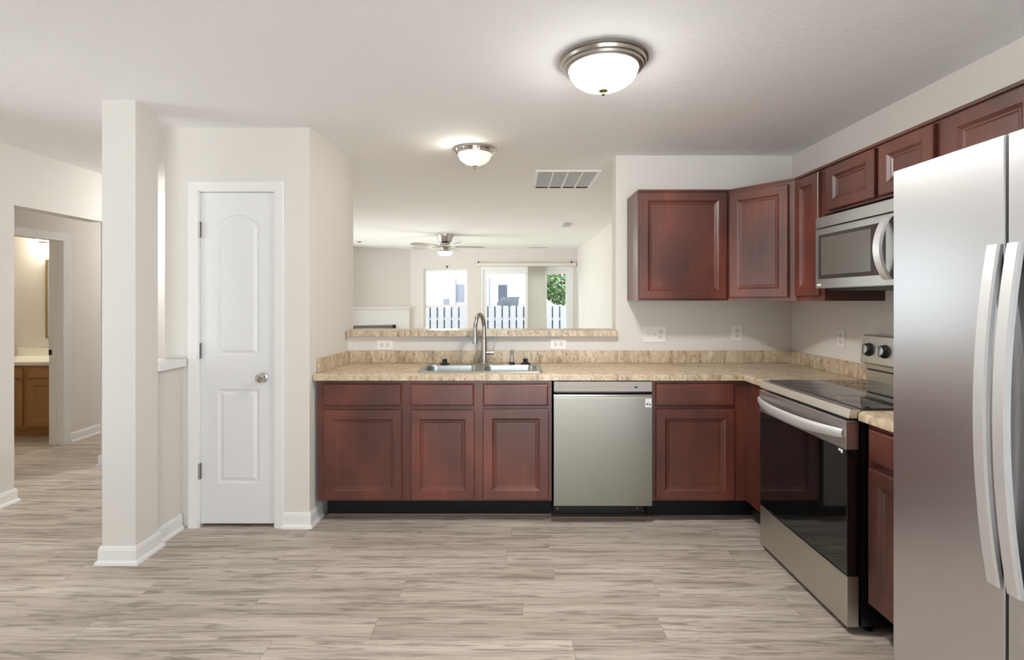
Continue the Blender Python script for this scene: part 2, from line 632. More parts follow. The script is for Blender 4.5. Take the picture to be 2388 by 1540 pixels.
m = M()
m.box(-1.20, 0.757, 3.75, 3.89, 0, 1.12)
m.box(0.757, 2.04, 3.75, 3.89, 0, CEIL)
struct('wall_back', m, 'wall', 'greige kitchen back wall with the wide pass-through opening', 'wall')
struct('wall_right', M().box(2.04, 2.18, -3.2, 3.89, 0, CEIL), 'wall', 'greige kitchen wall behind the range and refrigerator', 'wall')

m = M()
m.box(-2.118, -1.91, 3.14, 3.24, 0, CEIL)
m.box(-1.446, -1.30, 3.14, 3.24, 0, CEIL)
m.box(-1.91, -1.446, 3.14, 3.24, 2.052, CEIL)
m.prism([(-1.30, 3.14), (-1.235, 3.14), (-1.20, 3.74), (-1.20, 3.89), (-1.30, 3.89)], 0, CEIL)
m.box(-2.118, -2.03, 3.24, 3.89, 0, CEIL)
m.box(-2.03, -1.30, 3.80, 3.89, 0, CEIL)
struct('wall_pantry', m, 'wall', 'greige walls boxing in the narrow pantry', 'wall')

struct('wall_column', M().box(-2.158, -1.982, 2.709, 2.88, 0, CEIL), 'wall', 'square greige column standing free at the end of the short half wall', 'column')
struct('wall_half', M().box(-2.11, -2.01, 2.881, 3.139, 0, 0.985), 'wall', 'short greige half wall between column and pantry', 'wall')
struct('trim_ledge', M().box(-2.14, -1.973, 2.881, 3.125, 0.986, 1.03, 0.004), 'trim', 'white wood cap on the short half wall', 'trim')

m = M()
m.box(-3.54, -3.42, -3.2, 1.7, 0, CEIL)
m.box(-3.54, -3.42, 2.5, 3.535, 0, CEIL)
m.box(-3.54, -3.42, 1.7, 2.5, 0, 0.45)
m.box(-3.54, -3.42, 1.7, 2.5, 2.15, CEIL)
m.box(-3.54, -3.42, 3.535, 4.31, 2.04, CEIL)
m.box(-3.445, -3.40, 4.31, 5.8, 0, CEIL)
m.box(-3.445, -3.40, 5.8, 10.0, 0, 0.15)
m.box(-3.445, -3.40, 5.8, 10.0, 2.25, CEIL)
m.box(-3.445, -3.40, 10.0, 10.25, 0, CEIL)
struct('wall_left', m, 'wall', 'greige left wall with the cased opening to the hall', 'wall')

m = M()
m.box(-3.54, -1.1, -3.32, -3.2, 0, CEIL)
m.box(1.9, 2.18, -3.32, -3.2, 0, CEIL)
m.box(-1.1, 1.9, -3.32, -3.2, 2.2, CEIL)
struct('wall_rear', m, 'wall', 'wall behind the viewer around the glazed rear door', 'wall')

m = M()
m.box(-4.42, -4.30, 3.0, 4.12, 0, CEIL)
m.box(-4.42, -4.30, 4.12, 4.93, 1.965, CEIL)
m.box(-4.42, -4.30, 4.93, 6.6, 0, CEIL)
m.box(-4.42, -3.54, 2.88, 3.0, 0, CEIL)
m.box(-4.42, -3.45, 6.6, 6.7, 0, CEIL)
struct('wall_hall', m, 'wall', 'pale hall wall seen through the opening at far left', 'wall')
m = M()
m.box(-6.1, -4.42, 5.75, 5.85, 0, CEIL)
m.box(-6.1, -4.42, 2.88, 3.0, 0, CEIL)
m.box(-6.2, -6.1, 2.88, 5.85, 0, CEIL)
struct('wall_bathroom', m, 'wall', 'cream bathroom wall behind the wooden vanity', 'wall')

# living room
Yf = 10.75
m = M()
m.box(-2.12, -1.846, Yf, Yf + 0.15, 0, CEIL)
m.box(-0.932, -0.66, Yf, Yf + 0.15, 0, CEIL)
m.box(-1.846, -0.932, Yf, Yf + 0.15, 0, 0.5)
m.box(-1.846, -0.932, Yf, Yf + 0.15, 2.026, CEIL)
m.box(-0.66, 1.27, Yf, Yf + 0.15, 2.075, CEIL)
m.box(1.27, 1.36, Yf, Yf + 0.15, 0, CEIL)
struct('wall_far', m, 'wall', 'living room end wall with window and patio door', 'wall')
struct('wall_living', M().box(1.36, 1.50, 3.89, Yf + 0.15, 0, CEIL), 'wall', 'bright living room side wall right of the patio door', 'wall')
struct('wall_corner', M().prism([(-3.42, 10.2), (-2.12, 10.75), (-2.12, 10.9), (-3.54, 10.9), (-3.54, 10.201)], 0, CEIL), 'wall', 'angled living room corner wall above the fireplace', 'wall')


# baseboards --------------------------------------------------------------
def baseboard(name, path, label):
    prof = [(0.0005, 0.0), (0.0005, 0.094), (0.006, 0.094), (0.010, 0.086), (0.011, 0.078), (0.013, 0.074), (0.013, 0.022),
            (0.019, 0.019), (0.024, 0.012), (0.026, 0.0)]
    P = [Vector((x, y)) for x, y in path]
    nor = []
    for a, b in zip(P, P[1:]):
        d = (b - a).normalized()
        nor.append(Vector((d.y, -d.x)))
    L = []
    for i, p in enumerate(P):
        if i == 0:
            o = nor[0]
        elif i == len(P) - 1:
            o = nor[-1]
        else:
            s = nor[i - 1] + nor[i]
            o = s / (1 + nor[i - 1].dot(nor[i]))
        L.append([(p.x + o.x * d, p.y + o.y * d, z) for d, z in prof])
    struct(name, M().loops(L), 'trim', label, 'baseboard')


baseboard('baseboard_column', [(-2.158, 2.88), (-2.158, 2.709), (-1.982, 2.709), (-1.982, 2.88), (-2.01, 2.88), (-2.01, 3.12)], 'white baseboard wrapping the column and half wall')
baseboard('baseboard_pantry', [(-1.397, 3.14), (-1.235, 3.14), (-1.2257, 3.30)], 'white baseboard right of the pantry door')
baseboard('baseboard_left', [(-3.42, -3.15), (-3.42, 3.535), (-3.54, 3.535)], 'white baseboard at far left before the hall opening')
baseboard('baseboard_left_far', [(-3.445, 6.55), (-3.445, 4.31), (-3.40, 4.31), (-3.40, 5.7)], 'white baseboard end showing just left of the column')
baseboard('baseboard_hall', [(-4.30, 5.0), (-4.30, 6.55)], 'white baseboard along the hall wall')
struct('trim_toe', M().box(-1.18, 0.25, 3.298, 3.316, 0, 0.016, 0.004), 'woodstrip', 'thin brown floor strip under the left base cabinets', 'trim')
struct('trim_threshold', M().box(0.262, 0.91, 3.262, 3.312, 0, 0.012, 0.004), 'woodstrip', 'flat brown wood strip on the floor under the dishwasher', 'trim')


# ------------------------------------------------------------------ pantry door
def arch_loop(x0, x1, z0, zs, rise, inset, y, n=14):
    """bottom corners then an arched top; rise 0 gives a rectangle. zs is the springing height."""
    a, b = x0 + inset, x1 - inset
    pts = [(a, y, z0 + inset), (b, y, z0 + inset)]
    half = (x1 - x0) / 2
    if rise > 0:
        R = (half * half + rise * rise) / (2 * rise)
        cz = zs + rise - R
        Ri = R - inset
        for k in range(n + 1):
            x = b + (a - b) * k / n
            dx = x - (x0 + x1) / 2
            pts.append((x, y, cz + math.sqrt(max(Ri * Ri - dx * dx, 0))))
    else:
        for k in range(n + 1):
            pts.append((b + (a - b) * k / n, y, zs - inset))
    return pts


pd = struct_root('door_1', 'narrow white two panel pantry door with arched top panel', 'door', (-1.678, 3.14, 0))
DX0, DX1, DZ0, DZ1 = -1.904, -1.452, 0.02, 2.045
DYF = 3.148
m = M()
bm = m.bm
outer = [(DX0, DYF, DZ0), (DX1, DYF, DZ0), (DX1, DYF, DZ1), (DX0, DYF, DZ1)]
vo = [bm.verts.new(p) for p in outer]
edges = [bm.edges.new((vo[i], vo[(i + 1) % 4])) for i in range(4)]
pan = []
for (x0, x1, z0, zs, rise) in ((-1.80, -1.545, 1.045, 1.84, 0.07), (-1.80, -1.545, 0.265, 0.842, 0.0)):
    ls = [arch_loop(x0, x1, z0, zs, rise, i, DYF + d) for i, d in ((0, 0), (0.008, 0.008), (0.018, 0.009), (0.036, 0.001), (0.040, 0.001))]
    v0 = [bm.verts.new(p) for p in ls[0]]
    edges += [bm.edges.new((v0[i], v0[(i + 1) % len(v0)])) for i in range(len(v0))]
    prev = v0
    for l in ls[1:]:
        cur = [bm.verts.new(p) for p in l]
        for i in range(len(cur)):
            j = (i + 1) % len(cur)
            bm.faces.new((prev[i], prev[j], cur[j], cur[i]))
        prev = cur
    bm.faces.new(prev)
bmesh.ops.triangle_fill(bm, edges=edges, use_beauty=True, use_dissolve=False)
vb = [bm.verts.new((x, y + 0.035, z)) for x, y, z in outer]
for i in range(4):
    bm.faces.new((vo[i], vb[i], vb[(i + 1) % 4], vo[(i + 1) % 4]))
bm.faces.new(vb)
slab = obj('door_panel', m, 'door', pd, angle=14)
m = M()
for (x0, x1, z0, z1) in ((-1.974, -1.909, 0, 2.107), (-1.447, -1.398, 0, 2.107), (-1.909, -1.447, 2.05, 2.107)):
    pass
# moulded casing as a mitred sweep: profile across the width
casp = [(0.0, 0.0), (0.0, -0.010), (0.006, -0.013), (0.030, -0.016), (0.046, -0.018), (0.056, -0.018), (0.060, -0.014), (0.060, 0.0)]
L = []
for (x, z, sx, sz) in ((-1.909, 0.0, -1, 0), (-1.909, 2.05, -1, 1), (-1.447, 2.05, 1, 1), (-1.447, 0.0, 1, 0)):
    L.append([(x + sx * a, 3.1395 + d, z + sz * a) for a, d in casp])
m.loops(L)
m.box(-1.9095, -1.9055, 3.139, 3.24, 0, 2.05)
m.box(-1.4505, -1.4465, 3.139, 3.24, 0, 2.05)
m.box(-1.9095, -1.4465, 3.139, 3.24, 2.0475, 2.0515)
obj('casing', m, 'trim', pd)
for z0, z1 in ((1.77, 1.865), (1.03, 1.125), (0.295, 0.39)):
    m = M()
    m.tube([(-1.9065, 3.134, z0), (-1.9065, 3.134, z1)], 0.0065, 12)
    m.box(-1.9065, -1.898, 3.141, 3.147, z0, z1)
    obj('hinge', m, 'nickel', pd)
m = M()
m.lathe((-1.521, 3.147, 0.915), [(0.031, 0), (0.031, 0.004), (0.026, 0.008), (0.012, 0.011), (0.011, 0.030), (0.020, 0.036), (0.027, 0.046), (0.026, 0.056), (0.018, 0.063), (0.004, 0.065)], 32, (0, -1, 0))
obj('knob', m, 'chrome', pd)
m = M()
m.box(-1.4525, -1.4508, 3.1485, 3.165, 0.885, 0.945)
obj('latch_plate', m, 'nickel', pd)

# ------------------------------------------------------------------ bathroom doorway
bd = struct_root('door_2', 'white cased doorway from the hall to the bathroom', 'door', (-4.29, 4.5, 0))
m = M()
casp2 = [(0.0, 0.0), (0.0, 0.010), (0.03, 0.014), (0.058, 0.016), (0.064, 0.012), (0.064, 0.0)]
L = []
for (y, z, sy, sz) in ((4.115, 0.0, -1, 0), (4.115, 1.96, -1, 1), (4.935, 1.96, 1, 1), (4.935, 0.0, 1, 0)):
    L.append([(-4.2995 + d, y + sy * a, z + sz * a) for a, d in casp2])
m.loops(L)
obj('casing', m, 'trim', bd)
m = M()
m.box(-4.425, -4.285, 4.918, 4.9295, 0, 1.964)
m.box(-4.425, -4.285, 4.1205, 4.132, 0, 1.964)
m.box(-4.425, -4.285, 4.132, 4.918, 1.952, 1.964)
m.box(-4.38, -4.345, 4.906, 4.918, 0, 1.952)
obj('jamb', m, 'trim', bd)
m = M()
m.box(-4.425, -4.397, 4.914, 4.9175, 0.86, 0.91)
obj('strike_plate', m, 'ink', bd)

# ------------------------------------------------------------------ cabinets
UX = (1, 0, 0)
NYm = (0, -1, 0)


def base_cabinet(label, F, w, depth, fronts, toe=(0.0, None), group='dark cherry base cabinets', extra=None, loc=None, top=0.888):
    r = thing('base_cabinet', label, 'cabinet', loc, group)
    m = M()
    t = 0.018
    m.obox(F, 0, w, 0.139, top, -0.02, 0)               # face frame
    m.obox(F, 0, t, 0.139, top, -depth, -0.02)
    m.obox(F, w - t, w, 0.139, top, -depth, -0.02)
    m.obox(F, t, w - t, 0.139, 0.157, -depth, -0.02)
    m.obox(F, t, w - t, 0.157, top, -depth, -depth + 0.008)
    obj('body', m, 'cherry', r)
    for kind, u0, u1, v0, v1 in fronts:
        m = M()
        F2 = lambda u, v, n: F(u, v, n + 0.0008)
        if kind == 'door':
            m.panel(F2, u0, u1, v0, v1, 0.020)
            obj('door', m, 'cherry', r, angle=8)
        else:
            m.slab(F2, u0, u1, v0, v1, 0.020)
            obj('drawer', m, 'cherry', r, angle=8)
    m = M()
    m.obox(F, toe[0], w if toe[1] is None else toe[1], 0.0, 0.1385, -0.135, -0.118)
    obj('toe_kick', m, 'toe', r)
    return r


YB = 3.20
FB = lambda x0: frame((x0, YB, 0), UX, NYm)
base_cabinet('dark cherry base cabinet against the pantry wall, one wide drawer over one door', FB(-1.210), 0.554, 0.54,
             [('drawer', 0.040, 0.524, 0.732, 0.866), ('door', 0.048, 0.528, 0.152, 0.706)], (0.02, None), loc=(-0.93, 3.47, 0))
base_cabinet('dark cherry sink cabinet with two doors under two false drawer fronts', FB(-0.6555), 0.902, 0.54,
             [('drawer', 0.027, 0.420, 0.732, 0.866), ('drawer', 0.477, 0.879, 0.732, 0.866),
              ('door', 0.029, 0.423, 0.152, 0.706), ('door', 0.477, 0.882, 0.152, 0.710)], loc=(-0.205, 3.47, 0))
r = base_cabinet('dark cherry base cabinet between dishwasher and range', FB(0.8685), 0.587, 0.54,
                 [('drawer', 0.022, 0.508, 0.732, 0.868), ('door', 0.022, 0.508, 0.150, 0.710)], (0.0, 0.68), loc=(1.16, 3.47, 0))
m = M()
m.box(1.456, 1.475, 2.892, 3.1995, 0.139, 0.888)
obj('filler_panel', m, 'cherry', r)
FR = frame((1.47, 2.122, 0), (0, -1, 0), (-1, 0, 0))
base_cabinet('dark cherry base cabinet between range and refrigerator', FR, 0.56, 0.56,
             [('drawer', 0.025, 0.535, 0.732, 0.866), ('door', 0.025, 0.535, 0.152, 0.706)], loc=(1.75, 1.84, 0))


def wall_cabinet(label, F, w, z0, z1, depth, doors, loc, body=None, crown_poly=None):
    r = thing('wall_cabinet', label, 'cabinet', loc, 'dark cherry wall cabinets')
    m = body if body else M().obox(F, 0, w, z0, z1, -depth, 0)
    obj('body', m, 'cherry', r)
    for u0, u1, v0, v1 in doors:
        m = M()
        m.panel(lambda u, v, n: F(u, v, n + 0.0008), u0, u1, v0, v1, 0.020, 0.052)
        obj('door', m, 'cherry', r, angle=8)
    if crown_poly:
        m = M()
        m.prism(crown_poly, z1 + 0.0005, z1 + 0.014)
    else:
        m = M().obox(F, 0, w, z1 + 0.0005, z1 + 0.014, -depth, 0.012)
    obj('top_trim', m, 'cherry', r)
    return r


Z0, Z1 = 1.383, 2.108
wall_cabinet('dark cherry wall cabinet with one wide door over the light switches', frame((0.838, 3.43, 0), UX, NYm), 0.598, Z0, Z1, 0.317,
             [(0.010, 0.585, Z0 + 0.012, Z1 - 0.008)], (1.137, 3.58, Z0))
p0, p1 = Vector((1.438, 3.429, 0)), Vector((1.709, 3.091, 0))
dd = (p1 - p0).normalized()
b = M().prism([(1.438, 3.747), (1.438, 3.429), (1.709, 3.091), (2.037, 3.091), (2.037, 3.747)], Z0, Z1)
nn = Vector((-abs(dd.y), -abs(dd.x), 0)).normalized()
q = nn * 0.010
wall_cabinet('diagonal corner wall cabinet in dark cherry catching the light', frame(p0, dd, nn), (p1 - p0).length, Z0, Z1, 0.3,
             [(0.020, (p1 - p0).length - 0.042, Z0 + 0.022, Z1 - 0.018)], (1.77, 3.45, Z0), b,
             [(1.438, 3.747), (1.438, 3.420), (p0.x + q.x + 0.01, p0.y + q.y), (p1.x + q.x, p1.y + q.y), (1.709, 3.091), (2.037, 3.091), (2.037, 3.747)])
FU = lambda y: frame((1.71, y, 0), (0, -1, 0), (-1, 0, 0))
wall_cabinet('narrow tall dark cherry wall cabinet beside the microwave', FU(3.088), 0.276, Z0, Z1, 0.327,
             [(0.010, 0.244, Z0 + 0.03, Z1 - 0.010)], (1.87, 2.95, Z0))
wall_cabinet('short two door dark cherry wall cabinet above the microwave', FU(2.810), 0.748, 1.855, Z1, 0.327,
             [(0.045, 0.404, 1.867, Z1 - 0.010), (0.435, 0.742, 1.867, Z1 - 0.010)], (1.87, 2.43, 1.855))
wall_cabinet('dark cherry wall cabinet above the refrigerator, cut by the picture edge', FU(2.060), 0.86, 1.80, Z1, 0.327,
             [(0.052, 0.41, 1.812, Z1 - 0.010), (0.44, 0.84, 1.812, Z1 - 0.010)], (1.87, 1.63, 1.80))

# ------------------------------------------------------------------ counters
CT, CB = 0.93, 0.8895
SX0, SX1, SY0, SY1 = -0.585, 0.175, 3.262, 3.645         # sink cut-out
ct = thing('countertop', 'tan granite look laminate countertop with the sink set in it', 'countertop', (0.4, 3.45, CB))
m = M()
m.box(-1.224, SX0, 3.20, 3.748, CB, CT)
m.box(SX1, 1.46, 3.20, 3.748, CB, CT)
m.box(SX0, SX1, 3.20, SY0, CB, CT)
m.box(SX0, SX1, SY1, 3.748, CB, CT)
m.box(1.46, 2.038, 2.891, 3.748, CB, CT)
# rounded front nose
nose = [(3.20, CB), (3.20, CT), (3.186, CT - 0.001), (3.176, CT - 0.006), (3.171, CT - 0.015), (3.170, CB + 0.004), (3.172, CB)]
m.prism(nose, -1.226, 1.46, 'x')
nose2 = [(1.46, CB), (1.46, CT), (1.446, CT - 0.001), (1.436, CT - 0.006), (1.431, CT - 0.015), (1.430, CB + 0.004), (1.432, CB)]
m.prism(nose2, 2.891, 3.20, 'y')
obj('top', m, 'lam', ct)
m = M()
m.box(-1.178, 2.038, 3.728, 3.749, CT + 0.0005, 1.019, 0.003)
obj('backsplash', m, 'lam', ct)
m = M()
m.hexa([(-1.2265, 3.235, CT + 0.0005), (-1.207, 3.235, CT + 0.0005), (-1.179, 3.749, CT + 0.0005), (-1.1985, 3.749, CT + 0.0005),
        (-1.2265, 3.235, 1.019), (-1.207, 3.235, 1.019), (-1.179, 3.749, 1.019), (-1.1985, 3.749, 1.019)], 0.002)
obj('backsplash', m, 'lam', ct)
m = M()
m.box(2.018, 2.039, 2.893, 3.7275, CT + 0.0005, 1.019, 0.003)
obj('backsplash', m, 'lam', ct)

c2 = thing('countertop', 'small piece of tan laminate countertop between range and refrigerator', 'countertop', (1.74, 1.84, CB))
m = M()
m.box(1.46, 2.038, 1.552, 2.126, CB, CT)
m.prism(nose2, 1.552, 2.126, 'y')
obj('top', m, 'lam', c2)
m = M()
m.box(2.018, 2.039, 1.552, 2.126, CT + 0.0005, 1.019, 0.003)
obj('backsplash', m, 'lam', c2)

lg = obj('bar_ledge', M().box(-1.193, 0.764, 3.70, 3.7485, 1.1225, 1.168, 0.004).box(-1.197, 0.755, 3.7485, 3.96, 1.1225, 1.168, 0.004), 'lam')
tag(lg, 'raised tan laminate bar ledge across the pass-through', 'ledge')


# ------------------------------------------------------------------ sink
def rrect(x0, x1, y0, y1, r, z, n=6):
    pts = []
    for cx, cy, a0 in ((x1 - r, y1 - r, 0), (x0 + r, y1 - r, 90), (x0 + r, y0 + r, 180), (x1 - r, y0 + r, 270)):
        for k in range(n + 1):
            a = math.radians(a0 + 90 * k / n)
            pts.append((cx + r * math.cos(a), cy + r * math.sin(a), z))
    return pts


sk = thing('kitchen_sink', 'stainless double bowl drop-in sink below the pass-through', 'sink', (-0.205, 3.46, 0.77))
m = M()
bm = m.bm
zt = 0.9365
lo = [rrect(-0.605, 0.195, 3.238, 3.668, 0.03, 0.9308), rrect(-0.603, 0.193, 3.240, 3.666, 0.03, 0.9355), rrect(-0.597, 0.187, 3.246, 3.660, 0.028, zt)]
vs = [[bm.verts.new(p) for p in l] for l in lo]
for a, bb in zip(vs, vs[1:]):
    for i in range(len(a)):
        j = (i + 1) % len(a)
        bm.faces.new((a[i], a[j], bb[j], bb[i]))
edges = [bm.edges.get((vs[-1][i], vs[-1][(i + 1) % len(vs[-1])])) for i in range(len(vs[-1]))]
bowls = ((-0.572, -0.228), (-0.188, 0.160))
for x0, x1 in bowls:
    l0 = [bm.verts.new(p) for p in rrect(x0, x1, 3.270, 3.560, 0.05, zt)]
    edges += [bm.edges.new((l0[i], l0[(i + 1) % len(l0)])) for i in range(len(l0))]
bmesh.ops.triangle_fill(bm, edges=edges, use_beauty=True, use_dissolve=False)
obj('rim', m, 'sink', sk)
for x0, x1 in bowls:
    m = M()
    ls = []
    for ins, z, rr in ((0.0, zt, 0.05), (0.004, zt - 0.008, 0.05), (0.012, 0.85, 0.05), (0.022, 0.80, 0.05), (0.05, 0.782, 0.05), (0.11, 0.778, 0.02)):
        ls.append(rrect(x0 + ins, x1 - ins, 3.270 + ins, 3.560 - ins, rr, z))
    m.loops(ls, False, True)
    bo = obj('bowl', m, 'sink', sk)
    m = M()
    cx = (x0 + x1) / 2
    m.lathe((cx, 3.415, 0.7785), [(0.045, 0), (0.045, 0.003), (0.036, 0.004), (0.03, 0.001), (0.002, 0.001)], 24)
    obj('drain', m, 'chrome', bo)

# faucet
fx, fy = -0.196, 3.612
fc = thing('kitchen_faucet', 'tall brushed nickel gooseneck faucet at the sink', 'faucet', (fx, fy, zt))
m = M()
m.box(fx - 0.125, fx + 0.125, fy - 0.028, fy + 0.028, zt + 0.0005, zt + 0.006, 0.003)
obj('base_plate', m, 'nickel', fc)
m = M()
m.lathe((fx, fy, zt + 0.006), [(0.027, 0), (0.027, 0.006), (0.0225, 0.010), (0.0215, 0.16), (0.0195, 0.172), (0.0155, 0.176)], 28)
obj('body', m, 'nickel', fc)
m = M()
path = [(fx, fy, zt + 0.17), (fx, fy, 1.19)]
ex, ey = fx - 0.052, fy - 0.155
R = math.hypot(ex - fx, ey - fy) / 2
for k in range(1, 15):
    a = math.pi * k / 14
    s = (1 - math.cos(a)) / 2
    path.append((fx + (ex - fx) * s, fy + (ey - fy) * s, 1.19 + math.sin(a) * 0.096))
path.append((ex, ey, 1.165))
m.tube(path, 0.0145, 18)
obj('spout', m, 'nickel', fc)
m = M()
m.lathe((ex, ey, 1.094), [(0.0165, 0), (0.019, 0.003), (0.0185, 0.05), (0.0165, 0.072), (0.015, 0.074)], 24)
obj('spray_head', m, 'nickel', fc)
m = M()
m.lathe((fx + 0.015, fy, zt + 0.082), [(0.0165, 0), (0.0165, 0.052), (0.0145, 0.056)], 20, (1, 0, 0))
h = obj('handle', m, 'nickel', fc)
m = M()
m.tube([(fx + 0.063, fy, zt + 0.085), (fx + 0.070, fy - 0.002, zt + 0.12), (fx + 0.078, fy - 0.004, zt + 0.185)], [0.006, 0.0045, 0.004], 12)
obj('lever', m, 'nickel', h)

sd = thing('side_sprayer', 'slim nickel side sprayer right of the faucet', 'sprayer', (0.0, 3.612, zt))
m = M()
m.lathe((0.0, 3.612, zt + 0.0005), [(0.021, 0), (0.021, 0.006), (0.015, 0.012), (0.014, 0.016)], 24)
obj('base', m, 'black', sd)
m = M()
m.lathe((0.0, 3.612, zt + 0.016), [(0.013, 0), (0.0125, 0.015), (0.009, 0.035), (0.0085, 0.060), (0.0115, 0.076), (0.011, 0.084), (0.004, 0.086)], 24)
obj('nozzle', m, 'nickel', sd)

for x, y, lab in ((-0.468, 3.588, 'black rubber sink stopper left of the faucet'), (0.094, 3.610, 'black rubber sink stopper right of the side sprayer')):
    s = thing('sink_stopper', lab, 'stopper', (x, y, zt), 'black sink stoppers')
    m = M()
    m.lathe((x, y, zt + 0.0005), [(0.036, 0), (0.037, 0.003), (0.030, 0.008), (0.022, 0.012), (0.017, 0.016)], 28)
    obj('plug', m, 'black', s)
    m = M()
    m.lathe((x, y, zt + 0.0165), [(0.0165, 0), (0.016, 0.012), (0.018, 0.018), (0.015, 0.022), (0.003, 0.023)], 20)
    obj('knob', m, 'black', s)

# ------------------------------------------------------------------ dishwasher
dw = thing('dishwasher', 'stainless built-in dishwasher between two dark base cabinets', 'dishwasher', (0.56, 3.4, 0))
DX = (0.2575, 0.8615)
m = M()
m.box(DX[0] + 0.004, DX[1] - 0.004, 3.205, 3.72, 0.10, 0.880)
m.box(DX[0] + 0.03, DX[0] + 0.07, 3.36, 3.40, 0.0, 0.10)
m.box(DX[1] - 0.07, DX[1] - 0.03, 3.36, 3.40, 0.0, 0.10)
obj('tub', m, 'blackmet', dw)
m = M()
m.box(DX[0], DX[1], 3.163, 3.2045, 0.823, 0.884, 0.003)
cp = obj('control_panel', m, 'steel_panel', dw)
m = M()
for i in range(7):
    x = 0.60 + i * 0.022
    m.box(x, x + 0.008, 3.1622, 3.1628, 0.850, 0.853)
for i in range(12):
    x = 0.30 + i * 0.019
    m.box(x, x + 0.010, 3.1622, 3.1628, 0.849, 0.8515)
m.box(0.288, 0.297, 3.1622, 3.1628, 0.857, 0.862)
obj('control_lettering', m, 'greyink', cp)
m = M()
m.box(0.752, 0.772, 3.1618, 3.1628, 0.846, 0.856, 0.0005)
obj('display', m, 'ink', cp)
m = M()
# door skin with a rounded scoop under the control panel
m.prism([(3.2045, 0.118), (3.168, 0.118), (3.165, 0.122), (3.165, 0.783), (3.168, 0.794), (3.174, 0.803), (3.182, 0.809), (3.2045, 0.811)], DX[0], DX[1], 'x')
dr = obj('door', m, 'steel', dw)
m = M()
m.box(DX[0] + 0.01, DX[1] - 0.01, 3.190, 3.2043, 0.8115, 0.8225)
obj('pocket_handle', m, 'blackmet', dw)
m = M()
m.box(0.820, 0.858, 3.1638, 3.1646, 0.727, 0.780)
st = obj('sticker', m, 'paper', dr)
m = M()
FS = frame((0.839, 3.1637, 0.748), UX, NYm)
for k in range(8):
    a0, a1 = math.radians(20 + 40 * k), math.radians(38 + 40 * k)
    pts = [FS(math.cos(a) * r_, math.sin(a) * r_ * 0.8, 0.0) for r_, a in ((0.006, a0), (0.012, a0), (0.012, a1), (0.006, a1))]
    m.loops([pts, [p + Vector((0, -0.0004, 0)) for p in pts]])
m.box(0.826, 0.834, 3.1632, 3.1637, 0.742, 0.752)
m.box(0.844, 0.853, 3.1632, 3.1637, 0.740, 0.747)
obj('sticker_mark', m, 'ink', st)
m = M()
m.box(DX[0] + 0.01, DX[1] - 0.03, 3.30, 3.315, 0.014, 0.108)
tk = obj('toe_panel', m, 'blackmet', dw)
for x in (0.29, 0.80):
    for z in (0.05, 0.085):
        obj('screw', M().lathe((x, 3.2999, z), [(0.005, 0), (0.004, 0.003)], 10, (0, -1, 0)), 'chrome', tk)

# ------------------------------------------------------------------ range
RY0, RY1 = 2.130, 2.887
rg = thing('electric_range', 'freestanding stainless electric range with black glass oven door and smooth cooktop', 'range', (1.72, 2.51, 0))
FRG = frame((1.385, RY1, 0), (0, -1, 0), (-1, 0, 0))
RW = RY1 - RY0
m = M()
m.box(1.445, 2.030, RY0, RY1, 0.035, 0.896)
for y in (RY0 + 0.04, RY1 - 0.04):
    for x in (1.50, 1.97):
        m.lathe((x, y, 0.0), [(0.018, 0), (0.018, 0.01), (0.010, 0.012), (0.010, 0.035)], 12)
obj('body', m, 'blackmet', rg)
m = M()
m.hexa([(1.392, RY0 - 0.001, 0.896), (1.444, RY0 - 0.001, 0.896), (1.444, RY1 + 0.001, 0.896), (1.392, RY1 + 0.001, 0.896),
        (1.400, RY0 - 0.001, 0.936), (1.444, RY0 - 0.001, 0.936), (1.444, RY1 + 0.001, 0.936), (1.400, RY1 + 0.001, 0.936)], 0.003)
obj('front_rail', m, 'steel_bright', rg)
m = M()
m.box(1.4445, 1.985, RY0 - 0.001, RY1 + 0.001, 0.8965, 0.940, 0.003)
ck = obj('cooktop', m, 'cooktop', rg)
for (x, y, rr) in ((1.56, 2.33, 0.105), (1.56, 2.69, 0.085), (1.83, 2.33, 0.08), (1.83, 2.69, 0.105)):
    m = M()
    for q0 in (rr, rr * 0.62):
        m.lathe((x, y, 0.9401), [(q0 - 0.002, 0), (q0, 0), (q0, 0.0003), (q0 - 0.002, 0.0003)], 48, cap0=False, cap1=False)
    obj('burner_ring', m, 'ring', ck)
# oven door
m = M()
m.obox(FRG, 0.004, RW - 0.004, 0.765, 0.886, -0.055, 0.0, 0.004)
up = obj('door_top_panel', m, 'steel_bright', rg)
m = M()
L = []
n = 28
for k in range(n + 1):
    t = k / n
    u = 0.012 + (RW - 0.024) * t
    bow = 0.050 * (1 - abs(2 * t - 1) ** 2.6)
    zc = 0.832 - 0.012 * math.sin(math.pi * t)
    ring = []
    for j in range(14):
        a = 2 * math.pi * j / 14
        ca, sa = math.cos(a), math.sin(a)
        ring.append(FRG(u, zc + sa * 0.027 * (0.70 + 0.30 * math.sin(math.pi * t)), bow + 0.006 + ca * 0.0085))
    L.append(ring)
m.loops(L)
obj('handle', m, 'handle', rg)
m = M()
m.obox(FRG, 0.004, RW - 0.004, 0.247, 0.764, -0.055, -0.004, 0.004)
og = obj('oven_door', m, 'ovenglass', rg)
m = M()
m.obox(FRG, 0.715, 0.728, 0.745, 0.760, -0.0035, -0.002)
m.obox(FRG, 0.700, 0.713, 0.750, 0.760, -0.0035, -0.002)
obj('sticker', m, 'paper', og)
m = M()
m.obox(FRG, 0.004, RW - 0.004, 0.028, 0.240, -0.055, -0.004, 0.005)
obj('drawer', m, 'steel_range', rg)
# backguard with knobs
m = M()
m.prism([(1.986, 0.9405), (2.032, 0.9405), (2.032, 1.195), (1.978, 1.195), (1.970, 1.190), (1.952, 1.048), (1.955, 1.040), (1.986, 1.030)], RY0, RY1, 'y')
